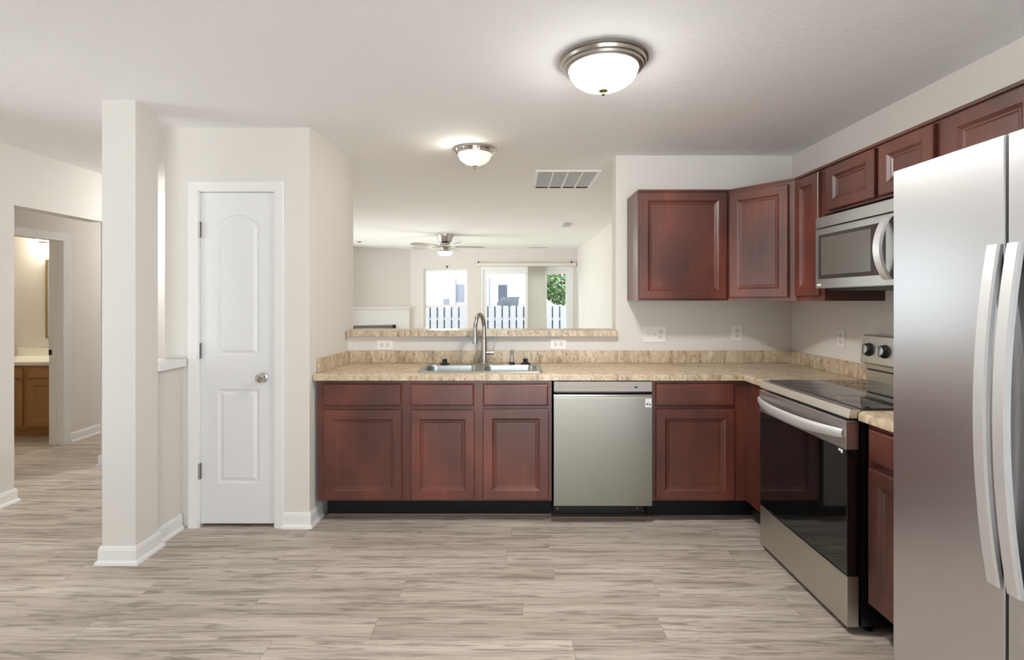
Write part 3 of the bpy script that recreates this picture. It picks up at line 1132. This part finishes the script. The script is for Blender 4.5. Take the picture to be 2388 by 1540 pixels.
# prism with axis y takes (x, z)
bgd = obj('backguard', m, 'steel_range', rg)
m = M()
m.box(1.980, 1.9855, RY0 + 0.02, RY1 - 0.02, 1.000, 1.008)
obj('vent_slot', m, 'ink', bgd)
ndir = Vector((-0.142, 0, 0.018)).normalized()
for y in (2.825, 2.705, 2.312, 2.192):
    m = M()
    c0 = Vector((1.9601, y, 1.115)) + ndir * 0.0005
    m.lathe(c0, [(0.036, 0), (0.036, 0.004), (0.031, 0.006), (0.031, 0.022), (0.028, 0.026)], 32, ndir)
    kb = obj('knob', m, 'black', rg)
    m = M()
    m.lathe(c0 + ndir * 0.0265, [(0.027, 0), (0.025, 0.004), (0.002, 0.005)], 32, ndir)
    m.hexa([c0 + ndir * 0.030 + Vector((0, a, bq)) for a, bq in ((-0.005, -0.024), (0.005, -0.024), (0.005, 0.024), (-0.005, 0.024))] +
           [c0 + ndir * 0.042 + Vector((0, a, bq)) for a, bq in ((-0.004, -0.022), (0.004, -0.022), (0.004, 0.022), (-0.004, 0.022))])
    obj('knob_cap', m, 'steel_bright', kb)
m = M()
m.hexa([Vector((1.9601, y, z)) + Vector((0.127 * (z - 1.115), 0, 0)) + ndir * d for d in (0.0005, 0.002) for y, z in ((2.63, 1.085), (2.39, 1.085), (2.39, 1.150), (2.63, 1.150))])
obj('clock_display', m, 'ink', bgd)

# ------------------------------------------------------------------ microwave
mw = thing('microwave', 'stainless over-the-range microwave with arched handle', 'microwave', (1.84, 2.43, 1.448))
FM = frame((1.685, 2.806, 0), (0, -1, 0), (-1, 0, 0))
MW_ = 0.748
m = M()
m.obox(FM, 0, MW_, 1.452, 1.832, -0.35, 0.0)
obj('body', m, 'steel_mw', mw)
m = M()
m.obox(FM, 0, MW_, 1.773, 1.832, 0.0005, 0.032, 0.006)
obj('vent_grille', m, 'steel_mw', mw)
m = M()
m.obox(FM, 0, 0.60, 1.449, 1.770, 0.0005, 0.033, 0.008)
md = obj('door', m, 'steel_mw', mw)
m = M()
m.obox(FM, 0.035, 0.53, 1.500, 1.735, 0.0335, 0.035, 0.001)
wn = obj('window', m, 'mwglass', md)
m = M()
m.obox(FM, 0.060, 0.44, 1.520, 1.718, 0.0353, 0.0357)
obj('screen', m, 'mwscreen', md)
m = M()
m.obox(FM, 0.020, 0.055, 1.463, 1.474, 0.0332, 0.0338)
obj('badge', m, 'paper', md)
m = M()
L = []
for k in range(25):
    t = k / 24
    z = 1.478 + 0.275 * t
    bow = 0.048 * math.sin(math.pi * t) ** 0.75
    L.append([FM(0.553 + a, z, 0.034 + bow + d) for a, d in ((-0.024, 0.0), (-0.020, 0.011), (0.020, 0.011), (0.024, 0.0), (0.020, -0.004), (-0.020, -0.004))])
m.loops(L)
obj('handle', m, 'handle', md, angle=30)
m = M()
m.obox(FM, 0.603, MW_, 1.449, 1.770, 0.0005, 0.033, 0.006)
obj('control_panel', m, 'ovenglass', mw)
m = M()
m.obox(FM, 0.03, MW_ - 0.03, 1.438, 1.4515, -0.30, -0.02)
obj('underside', m, 'black', mw)

# ------------------------------------------------------------------ refrigerator
fr = thing('refrigerator', 'tall stainless side by side refrigerator cut by the right picture edge', 'refrigerator', (1.6, 1.09, 0))
m = M()
m.box(1.190, 2.025, 0.632, 1.543, 0.03, 1.755, 0.004)
for x in (1.25, 1.96):
    for y in (0.68, 1.50):
        m.lathe((x, y, 0), [(0.02, 0), (0.02, 0.012), (0.012, 0.014), (0.012, 0.03)], 12)
obj('body', m, 'greyink', fr)
m = M()
m.box(1.205, 1.24, 0.65, 1.53, 0.012, 0.0295)
obj('toe_grille', m, 'black', fr)
obj('door_seam_shade', M().box(1.1465, 1.1865, 1.18905, 1.19495, 0.06, 1.77), 'black', fr)  # black strip filling the door gap in place of its shade
for (y0, y1, hy) in ((1.195, 1.547, 1.2175), (0.632, 1.189, 1.1675)):
    m = M()
    m.box(1.145, 1.186, y0, y1, 0.055, 1.775, 0.004, 3)
    d_ = obj('door', m, 'steel_fridge', fr)
    m = M()
    L = []
    for k in range(41):
        t = k / 40
        z = 0.716 + (1.520 - 0.716) * t
        bow = 0.034 * (1 - (2 * t - 1) ** 2)
        xo = 1.1355 - bow
        s = min(1.0, min(t, 1 - t) / 0.04)
        th = 0.013
        xi = xo + th if 0.03 < t < 0.97 else 1.1445
        L.append([(xo + 0.004, hy - 0.0175, z), (xo, hy - 0.013, z), (xo, hy + 0.013, z), (xo + 0.004, hy + 0.0175, z), (xi, hy + 0.0175, z), (xi, hy - 0.0175, z)])
    m.loops(L)
    obj('handle', m, 'handle', d_, angle=20)


# ------------------------------------------------------------------ switches and outlets
def wall_plate(name, label, cat, F, w, h, items, group=None, horiz=False):
    c = F(0, 0, 0)
    r = thing(name, label, cat, c, group)
    m = M()
    m.obox(F, -w / 2, w / 2, -h / 2, h / 2, 0.0004, 0.006, 0.003)
    obj('plate', m, 'plate', r)
    for kind, u in items:
        if kind == 'switch':
            m = M()
            m.obox(F, u - 0.006, u + 0.006, -0.013, 0.013, 0.0062, 0.008, 0.001)
            m.hexa([F(u - 0.004, -0.004, 0.008), F(u + 0.004, -0.004, 0.008), F(u + 0.004, 0.006, 0.008), F(u - 0.004, 0.006, 0.008),
                    F(u - 0.003, 0.004, 0.019), F(u + 0.003, 0.004, 0.019), F(u + 0.003, 0.010, 0.017), F(u - 0.003, 0.010, 0.017)])
            obj('toggle', m, 'socket', r)
        elif kind == 'outlet':
            for dv in (-0.020, 0.020):
                m = M()
                a, bb = (u, dv) if not horiz else (dv, u)
                pts = []
                for k in range(20):
                    t = 2 * math.pi * k / 20
                    x, y = 0.017 * math.cos(t), max(-0.0135, min(0.0135, 0.017 * math.sin(t)))
                    pts.append((x, y) if not horiz else (y, x))
                m.loops([[F(a + x, bb + y, 0.0062) for x, y in pts], [F(a + x, bb + y, 0.0078) for x, y in pts]])
                sk_ = obj('socket', m, 'socket', r)
                m = M()
                for du in (-0.006, 0.006):
                    if horiz:
                        m.obox(F, a - 0.004, a + 0.004, bb + du - 0.001, bb + du + 0.001, 0.0079, 0.0083)
                    else:
                        m.obox(F, a + du - 0.001, a + du + 0.001, bb - 0.004, bb + 0.004, 0.0079, 0.0083)
                obj('slot', m, 'slot', sk_)
    return r


wall_plate('switch_plate', 'wide white plate with switches and an outlet, below the left wall cabinet', 'switch',
           frame((1.035, 3.75, 1.137), UX, NYm), 0.168, 0.118, [('switch', -0.046), ('switch', 0.0), ('outlet', 0.046)])
G = 'white wall outlets'
wall_plate('outlet', 'white upright outlet on the back wall below the diagonal corner cabinet', 'outlet', frame((1.638, 3.75, 1.146), UX, NYm), 0.078, 0.116, [('outlet', 0)], G)
wall_plate('outlet', 'white sideways outlet under the left end of the bar ledge', 'outlet', frame((-0.927, 3.75, 1.060), UX, NYm), 0.116, 0.072, [('outlet', 0)], G, True)
wall_plate('outlet', 'white sideways outlet under the bar ledge right of the faucet', 'outlet', frame((0.337, 3.75, 1.066), UX, NYm), 0.116, 0.072, [('outlet', 0)], G, True)
wall_plate('outlet', 'white outlet on the right wall just left of the range controls', 'outlet', frame((2.04, 3.185, 1.148), (0, -1, 0), (-1, 0, 0)), 0.075, 0.116, [('outlet', 0)], G)


# ------------------------------------------------------------------ ceiling lights
def flush_light(label, x, y, d, drop, metal, glow, fin, n=64):
    r = thing('ceiling_light', label, 'ceiling light', (x, y, CEIL), 'flush mount ceiling lights')
    k = d / 0.385
    m = M()
    z = CEIL - 0.0005
    m.lathe((x, y, z), [(0.1925 * k, 0), (0.1925 * k, -0.010 * k), (0.184 * k, -0.014 * k), (0.180 * k, -0.026 * k), (0.172 * k, -0.030 * k),
                        (0.170 * k, -0.040 * k), (0.160 * k, -0.046 * k), (0.152 * k, -0.046 * k), (0.150 * k, -0.036 * k)], n)
    obj('pan', m, metal, r)
    m = M()
    pr = []
    zb = -0.044 * k
    for i in range(17):
        t = i / 16
        rr = 0.150 * k * math.sqrt(max(0.0, 1 - t ** 1.9)) if i < 16 else 0.006
        pr.append((max(rr, 0.006), zb - (drop - 0.044 * k) * t))
    m.lathe((x, y, z), pr, n)
    obj('shade', m, glow, r)
    m = M()
    zf = z - drop
    m.lathe((x, y, zf), [(0.005, 0.004), (0.020 * k ** .5, 0.002), (0.021 * k ** .5, -0.003), (0.014 * k ** .5, -0.008), (0.008, -0.012), (0.007, -0.016), (0.009, -0.019), (0.003, -0.024)], 20)
    obj('finial', m, fin, r)


flush_light('large flush dome ceiling light with stepped nickel rim, nearest the viewer', 0.400, 2.255, 0.385, 0.132, 'nickel', 'lamp_main', 'bronze')
flush_light('added dome fill light in the side hall, unseen above the opening', -3.75, 6.25, 0.295, 0.112, 'nickel', 'fill_hall', 'nickel')  # added fill for the hall, out of view
flush_light('added dome fill light in the passage, unseen behind the pantry', -2.75, 4.9, 0.34, 0.12, 'nickel', 'fill_passage', 'nickel')  # added fill, kept out of view by the pantry
flush_light('small yellowish flush dome ceiling light in front of the pass-through', -0.26, 3.60, 0.295, 0.112, 'chrome', 'lamp_sink', 'nickel')

# return air vent in the ceiling
v = thing('ceiling_vent', 'large white return air vent with four grey panels on the ceiling', 'vent', (0.46, 4.485, CEIL))
m = M()
x0, x1, y0, y1 = 0.19, 0.728, 4.16, 4.81
zt0, zt1 = CEIL - 0.014, CEIL - 0.0005
bw = 0.028
m.box(x0, x1, y0, y0 + bw, zt0, zt1, 0.003)
m.box(x0, x1, y1 - bw, y1, zt0, zt1, 0.003)
m.box(x0, x0 + bw, y0 + bw, y1 - bw, zt0, zt1, 0.003)
m.box(x1 - bw, x1, y0 + bw, y1 - bw, zt0, zt1, 0.003)
cw = (x1 - x0 - 2 * bw) / 4
for i in range(1, 4):
    xc = x0 + bw + cw * i
    m.box(xc - 0.007, xc + 0.007, y0 + bw, y1 - bw, zt0, zt1)
obj('frame', m, 'trim', v)
for i in range(4):
    m = M()
    a = x0 + bw + cw * i + (0.0072 if i else 0)
    bq = x0 + bw + cw * (i + 1) - (0.0072 if i < 3 else 0)
    m.box(a, bq, y0 + bw + 0.0005, y1 - bw - 0.0005, CEIL - 0.003, zt1)
    for k in range(26):
        yy = y0 + bw + 0.012 + k * 0.0222
        m.box(a, bq, yy, yy + 0.010, CEIL - 0.007, CEIL - 0.003)
    obj('louver_panel', m, 'ventgrey', v)

sm = thing('smoke_detector', 'small pale rectangular detector on the living room ceiling', 'detector', (0.76, 7.16, CEIL))
obj('body', M().box(0.705, 0.815, 7.04, 7.28, CEIL - 0.024, CEIL - 0.0005, 0.006), 'ventgrey', sm)
sv = thing('ceiling_register', 'thin white supply register on the ceiling near the patio door', 'vent', (0.5, 10.25, CEIL))
obj('frame', M().box(0.32, 0.72, 10.14, 10.36, CEIL - 0.012, CEIL - 0.0005, 0.003), 'trim', sv)
m = M()
for k in range(6):
    m.box(0.34, 0.70, 10.165 + k * 0.03, 10.18 + k * 0.03, CEIL - 0.016, CEIL - 0.0122)
obj('louver_panel', m, 'ventgrey', sv)
sp = thing('ceiling_sprinkler', 'tiny dark fitting on the living room ceiling near the pantry wall', 'fitting', (-2.76, 9.3, CEIL))
m = M()
m.lathe((-2.76, 9.3, CEIL - 0.0005), [(0.045, 0), (0.045, -0.008), (0.02, -0.012), (0.012, -0.022), (0.003, -0.024)], 20)
obj('body', m, 'greyink', sp)

# ------------------------------------------------------------------ ceiling fan
fxx, fyy = -1.085, 8.34
fn = thing('ceiling_fan', 'five blade ceiling fan with lit bowl in the living room', 'ceiling fan', (fxx, fyy, CEIL))
m = M()
m.lathe((fxx, fyy, CEIL - 0.0005), [(0.135, 0), (0.135, -0.02), (0.125, -0.05), (0.11, -0.10), (0.105, -0.115), (0.05, -0.118)], 36)
obj('canopy', m, 'nickel', fn)
m = M()
m.lathe((fxx, fyy, CEIL - 0.119), [(0.05, 0), (0.075, -0.012), (0.085, -0.035), (0.085, -0.075), (0.07, -0.09), (0.06, -0.125), (0.12, -0.14), (0.125, -0.155), (0.10, -0.158)], 36)
obj('motor_housing', m, 'nickel', fn)
for k in range(5):
    a = math.radians(8 + 72 * k)
    ca, sa = math.cos(a), math.sin(a)
    tw = math.radians(12)

    def P(r_, s, h_):
        return (fxx + ca * r_ - sa * s * math.cos(tw), fyy + sa * r_ + ca * s * math.cos(tw), 2.245 + s * math.sin(tw) + h_)
    m = M()
    out = [(0.17, -0.05), (0.30, -0.062), (0.52, -0.068), (0.61, -0.055), (0.645, -0.02), (0.645, 0.02), (0.61, 0.055), (0.52, 0.068), (0.30, 0.062), (0.17, 0.05)]
    m.loops([[P(r_, s, 0.0) for r_, s in out], [P(r_, s, 0.007) for r_, s in out]])
    bl = obj('blade', m, 'blade', fn)
    m = M()
    o2 = [(0.078, -0.018), (0.16, -0.02), (0.23, -0.035), (0.23, 0.035), (0.16, 0.02), (0.078, 0.018)]
    m.loops([[P(r_, s, -0.006) for r_, s in o2], [P(r_, s, -0.0005) for r_, s in o2]])
    obj('blade_bracket', m, 'nickel', bl)
m = M()
m.lathe((fxx, fyy, CEIL - 0.278), [(0.12, 0), (0.118, -0.015), (0.105, -0.035), (0.075, -0.052), (0.03, -0.060), (0.004, -0.061)], 36)
obj('light_bowl', m, 'lamp_fan', fn)


# ------------------------------------------------------------------ living room openings
w1 = struct_root('window_1', 'tall white single hung window left of the patio door', 'window', (-1.389, 10.8, 0.5))
m = M()
wx0, wx1, wz0, wz1 = -1.846, -0.932, 0.50, 2.026
fy0, fy1 = 10.80, 10.86
fw_ = 0.045
m.box(wx0, wx0 + fw_, fy0, fy1, wz0, wz1)
m.box(wx1 - fw_, wx1, fy0, fy1, wz0, wz1)
m.box(wx0 + fw_, wx1 - fw_, fy0, fy1, wz1 - fw_, wz1)
m.box(wx0 + fw_, wx1 - fw_, fy0, fy1, wz0, wz0 + fw_)
obj('frame', m, 'vinyl', w1)
obj('meeting_rail', M().box(wx0 + fw_, wx1 - fw_, fy0 + 0.005, fy1 - 0.005, 1.225, 1.275), 'vinyl', w1)
obj('pane', M().box(wx0 + fw_, wx1 - fw_, 10.834, 10.838, 1.275, wz1 - fw_), 'glass', w1)
obj('pane', M().box(wx0 + fw_, wx1 - fw_, 10.826, 10.830, wz0 + fw_, 1.225), 'glass', w1)
obj('sill', M().box(wx0 - 0.03, wx1 + 0.03, 10.72, 10.80, wz0 - 0.03, wz0 - 0.001), 'trim', w1)

d3 = struct_root('door_3', 'white framed sliding glass patio door in the living room end wall', 'door', (0.3, 10.8, 0))
px0, px1, pz1 = -0.66, 1.27, 2.075
m = M()
m.box(px0, px0 + 0.05, 10.76, 10.88, 0, pz1)
m.box(px1 - 0.05, px1, 10.76, 10.88, 0, pz1)
m.box(px0 + 0.05, px1 - 0.05, 10.76, 10.88, pz1 - 0.06, pz1)
m.box(px0 + 0.05, px1 - 0.05, 10.76, 10.88, 0, 0.04)
obj('frame', m, 'vinyl', d3)
for (a, bq, ya, yb) in ((px0 + 0.051, 0.36, 10.785, 10.82), (0.30, px1 - 0.051, 10.83, 10.865)):
    m = M()
    sw = 0.085
    m.box(a, a + sw, ya, yb, 0.041, pz1 - 0.061)
    m.box(bq - sw, bq, ya, yb, 0.041, pz1 - 0.061)
    m.box(a + sw, bq - sw, ya, yb, pz1 - 0.061 - sw, pz1 - 0.061)
    m.box(a + sw, bq - sw, ya, yb, 0.041, 0.041 + sw + 0.05)
    sp_ = obj('sliding_panel', m, 'vinyl', d3)
    obj('pane', M().box(a + sw, bq - sw, (ya + yb) / 2 - 0.003, (ya + yb) / 2 + 0.003, 0.041 + sw + 0.05, pz1 - 0.061 - sw), 'glass', sp_)

vb_ = thing('vertical_blind', 'stack of off-white vertical blind slats with headrail at the patio door', 'blind', (0.3, 10.68, 0))
obj('headrail', M().box(-0.74, 1.33, 10.665, 10.715, 2.085, 2.145, 0.004), 'blind', vb_)
for k in range(15):
    x = 0.345 + k * 0.0262
    m = M()
    L = []
    for z in (0.05, 2.08):
        L.append([(x - 0.018, 10.655, z), (x + 0.004, 10.685, z), (x + 0.016, 10.725, z), (x + 0.0145, 10.7255, z), (x + 0.0025, 10.6858, z), (x - 0.0195, 10.656, z)])
    m.loops(L)
    obj('slat', m, 'blind', vb_)
for x, z, lab in ((-1.36, 2.075, 'small dark curtain bracket centred above the single hung window'), (-0.70, 2.165, 'small dark curtain bracket at the left end of the blind headrail'),
                  (1.24, 2.17, 'small dark curtain bracket at the right end of the blind headrail')):
    bk = obj('curtain_bracket', M().box(x - 0.012, x + 0.012, 10.735, 10.7495, z - 0.025, z + 0.025, 0.002).box(x - 0.006, x + 0.006, 10.68, 10.735, z + 0.005, z + 0.017), 'slot')
    tag(bk, lab, 'bracket', 'curtain brackets')
th = obj('door_sensor', M().box(1.335, 1.3598, 10.55, 10.60, 1.96, 2.05, 0.004), 'vinyl')
tag(th, 'small white sensor box on the living room wall at the patio door', 'sensor')

# corner fireplace
fp = thing('fireplace', 'white painted corner fireplace mantel with grey firebox', 'fireplace', (-2.75, 10.3, 0))
A, Bv = Vector((-3.38, 10.2169, 0)), Vector((-2.14, 10.7415, 0))
du = (Bv - A).normalized()
FF = frame(A, du, Vector((du.y, -du.x, 0)))
Lw = (Bv - A).length
m = M()
m.obox(FF, 0, Lw - 0.02, 0, 1.20, 0.001, 0.06)
m.obox(FF, 0, Lw - 0.005, 1.20, 1.235, 0.001, 0.09, 0.004)
obj('mantel', m, 'trim', fp)
m = M()
m.obox(FF, 0.02, 0.98, 0.05, 0.87, 0.061, 0.085)
obj('surround', m, 'firebox', fp)
m = M()
m.obox(FF, 0.981, 1.05, 0.05, 0.875, 0.061, 0.09)
m.obox(FF, 0.12, 0.90, 0.08, 0.72, 0.086, 0.09)
obj('firebox_frame', m, 'black', fp)

# ------------------------------------------------------------------ bathroom
vn = thing('bathroom_vanity', 'honey oak bathroom vanity with white top seen through the doorway', 'vanity', (-5.0, 5.45, 0))
VX0, VX1, VY = -5.50, -4.55, 5.20
FV = frame((VX0, VY, 0), UX, NYm)
m = M()
m.obox(FV, 0, VX1 - VX0, 0.09, 0.725, -0.54, 0)
obj('body', m, 'oak', vn)
for (u0, u1, v0, v1, kd) in ((0.285, 0.565, 0.60, 0.70, 'drawer'), (0.620, 0.90, 0.60, 0.70, 'drawer'), (0.285, 0.565, 0.11, 0.58, 'door'), (0.620, 0.90, 0.11, 0.58, 'door')):
    m = M()
    if kd == 'door':
        m.panel(lambda u, v_, n: FV(u, v_, n + 0.0006), u0, u1, v0, v1, 0.018, 0.05)
    else:
        m.slab(lambda u, v_, n: FV(u, v_, n + 0.0006), u0, u1, v0, v1, 0.018)
    obj(kd, m, 'oak', vn, angle=8)
obj('toe_kick', M().obox(FV, 0.02, 0.93, 0, 0.0895, -0.52, -0.05), 'oak', vn)
m = M()
m.obox(FV, -0.01, 0.96, 0.7255, 0.762, -0.547, 0.025, 0.006)
m.obox(FV, -0.01, 0.96, 0.762, 0.85, -0.547, -0.53, 0.003)
obj('top', m, 'cultured', vn)
mi = thing('bathroom_mirror', 'brass edged mirror on the bathroom wall above the vanity', 'mirror', (-4.9, 5.74, 0.96))
obj('glass', M().box(-5.18, -4.62, 5.735, 5.741, 0.97, 1.825), 'mirror', mi)
m = M()
m.box(-5.195, -5.1805, 5.728, 5.749, 0.96, 1.835)
m.box(-4.6195, -4.605, 5.728, 5.749, 0.96, 1.835)
m.box(-5.1805, -4.6195, 5.728, 5.749, 0.96, 0.9695)
m.box(-5.1805, -4.6195, 5.728, 5.749, 1.8255, 1.835)
obj('frame', m, 'gold', mi)
vl = thing('vanity_light', 'glowing bath bar light above the bathroom mirror', 'light', (-4.95, 5.7, 2.0))
obj('back_plate', M().box(-5.27, -4.65, 5.722, 5.7495, 2.03, 2.12, 0.004), 'chrome', vl)
for x in (-5.20, -5.04, -4.88, -4.72):
    m = M()
    m.lathe((x, 5.7215, 2.075), [(0.02, 0), (0.036, 0.02), (0.042, 0.045), (0.036, 0.07), (0.004, 0.095)], 20, (0, -1, 0))
    obj('globe', m, 'lamp_bath', vl)

# ------------------------------------------------------------------ rear glazing (behind the viewer)
d4 = struct_root('door_4', 'unseen wide glazed sliding door behind the viewer, placed and sized for its light', 'door', (0.4, -3.26, 0))  # unseen opening, shifted and widened to light the kitchen from behind
m = M()
m.box(-1.1, -1.03, -3.31, -3.21, 0, 2.2)
m.box(1.83, 1.9, -3.31, -3.21, 0, 2.2)
m.box(-1.03, 1.83, -3.31, -3.21, 2.13, 2.2)
m.box(-1.03, 1.83, -3.31, -3.21, 0, 0.06)
for xc in (0.4,):
    m.box(xc - 0.04, xc + 0.04, -3.29, -3.23, 0.06, 2.13)
obj('frame', m, 'vinyl', d4)
for xa, xb in ((-1.03, 0.36), (0.44, 1.83)):
    obj('pane', M().box(xa, xb, -3.262, -3.258, 0.06, 2.13), 'glass', d4)
for nm, wx, ya, yb, wa, wb, lab in (('window_2', -3.48, 1.7, 2.5, 0.45, 2.15, 'wide side window in the left wall beside the viewer'), ('window_3', -3.4225, 5.8, 10.0, 0.15, 2.25, 'wide living room window in the left wall behind the pantry')):
    w2 = struct_root(nm, lab, 'window', (wx, (ya + yb) / 2, wa))
    m = M()
    m.box(wx - 0.04, wx + 0.04, ya, ya + 0.06, wa, wb)
    m.box(wx - 0.04, wx + 0.04, yb - 0.06, yb, wa, wb)
    m.box(wx - 0.04, wx + 0.04, ya + 0.06, yb - 0.06, wb - 0.06, wb)
    m.box(wx - 0.04, wx + 0.04, ya + 0.06, yb - 0.06, wa, wa + 0.06)
    for k in (1, 2):
        yc = ya + (yb - ya) * k / 3
        m.box(wx - 0.02, wx + 0.02, yc - 0.03, yc + 0.03, wa + 0.06, wb - 0.06)
    obj('frame', m, 'vinyl', w2)
    for k in range(3):
        obj('pane', M().box(wx - 0.002, wx + 0.002, ya + (yb - ya) * k / 3 + (0.06 if k == 0 else 0.03), ya + (yb - ya) * (k + 1) / 3 - (0.06 if k == 2 else 0.03), wa + 0.06, wb - 0.06), 'glass', w2)

# ------------------------------------------------------------------ back yard
GZ = -0.35
fe = thing('wooden_fence', 'pale weathered picket fence in the yard behind the windows', 'fence', (0, 15, GZ))
x = -3.6
k = 0
while x < 3.0:
    wv = 0.165 + random.uniform(-0.008, 0.008)
    topz = 1.22 + random.uniform(-0.012, 0.012)
    m = M()
    m.prism([(x, GZ), (x + wv, GZ), (x + wv, topz - 0.03), (x + wv - 0.03, topz), (x + 0.03, topz), (x, topz - 0.03)], 14.98, 15.0, 'y')
    obj('picket', m, 'fence', fe)
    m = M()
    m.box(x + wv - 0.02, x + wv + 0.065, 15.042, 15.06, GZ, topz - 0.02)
    obj('gap_shade_strip', m, 'fencegapshade', fe)  # dark strip behind each gap, the shade put into its colour
    x += wv + 0.045
for z in (0.0, 0.78):
    obj('rail', M().box(-3.6, 3.0, 15.001, 15.04, z, z + 0.09), 'fence', fe)
for x in (-3.5, -1.0, 1.5):
    obj('post', M().box(x, x + 0.09, 15.061, 15.15, GZ, 1.18), 'fence', fe)

hs = thing('exterior_house', 'pale sided neighbouring house beyond the fence', 'house', (-2, 24, GZ))
m = M()
m.box(-9, 1.35, 22, 28, GZ, 4.6)
for k in range(24):
    z = GZ + 0.2 * k
    m.hexa([(-9, 21.975, z), (1.35, 21.975, z), (1.35, 22, z), (-9, 22, z), (-9, 21.992, z + 0.198), (1.35, 21.992, z + 0.198), (1.35, 22, z + 0.198), (-9, 22, z + 0.198)])
obj('wall', m, 'siding', hs)
obj('roof', M().prism([(21.4, 4.6), (28.6, 4.6), (25, 6.6)], -9.3, 1.40, 'x'), 'tarp', hs)
for (x0, x1, z0, z1, mt) in ((-0.59, -0.20, 1.22, 2.02, 'extglass'), (-2.36, -2.02, 1.26, 2.04, 'extgrey')):
    m = M()
    m.box(x0 - 0.05, x0, 21.94, 21.974, z0 - 0.05, z1 + 0.05)
    m.box(x1, x1 + 0.05, 21.94, 21.974, z0 - 0.05, z1 + 0.05)
    m.box(x0, x1, 21.94, 21.974, z1, z1 + 0.05)
    m.box(x0, x1, 21.94, 21.974, z0 - 0.05, z0)
    wf = obj('window', m, 'siding', hs)
    obj('pane', M().box(x0, x1, 21.955, 21.974, z0, z1), mt, wf)
for x in (-2.39, -0.96):
    obj('downspout', M().box(x - 0.03, x + 0.03, 21.90, 21.973, GZ, 2.3), 'extgrey', hs)

ub = thing('utility_box', 'small bluish utility box on a post behind the fence', 'box', (-2.16, 17, GZ))
obj('cabinet', M().box(-2.27, -2.06, 16.9, 17.1, 1.15, 1.43, 0.03), 'extgrey', ub)
obj('post', M().box(-2.20, -2.13, 16.96, 17.04, GZ, 1.15), 'fence', ub)

tp = obj('tarp', M().loops([[(-0.55, 19.5, GZ), (0.25, 19.5, GZ), (0.25, 20.5, GZ), (-0.55, 20.5, GZ)],
                            [(-0.58, 19.5, 1.26), (0.25, 19.5, 1.34), (0.25, 20.5, 1.34), (-0.58, 20.5, 1.26)],
                            [(-0.40, 19.6, 1.48), (0.30, 19.6, 1.50), (0.30, 20.4, 1.50), (-0.40, 20.4, 1.48)]]), 'tarp')
tag(tp, 'dark grey tarp covered pile showing above the fence', 'tarp')

tr = thing('tree', 'green leafy tree beyond the fence seen through the right pane', 'tree', (2.6, 26, GZ))
m = M()
m.tube([(2.6, 26, GZ), (2.62, 26, 0.8), (2.58, 26, 1.6)], [0.14, 0.11, 0.08], 10)
obj('trunk', m, 'bark', tr)
m = M()
for k in range(1600):
    a, bq = random.uniform(0, 2 * math.pi), random.uniform(-1, 1)
    rr = random.uniform(0.45, 1.0) ** 0.5
    sx = math.sqrt(1 - bq * bq)
    c = Vector((2.6 + 1.15 * rr * sx * math.cos(a), 26 + 1.15 * rr * sx * math.sin(a), 2.1 + 1.0 * rr * bq))
    e1 = Vector((random.uniform(-1, 1), random.uniform(-1, 1), random.uniform(-1, 1))).normalized()
    e2 = e1.orthogonal().normalized()
    s = random.uniform(0.09, 0.18)
    vv = [m.bm.verts.new(c + e1 * s), m.bm.verts.new(c + e2 * s * 0.5), m.bm.verts.new(c - e1 * s), m.bm.verts.new(c - e2 * s * 0.5)]
    m.bm.faces.new(vv)
obj('crown', m, 'leaf', tr)
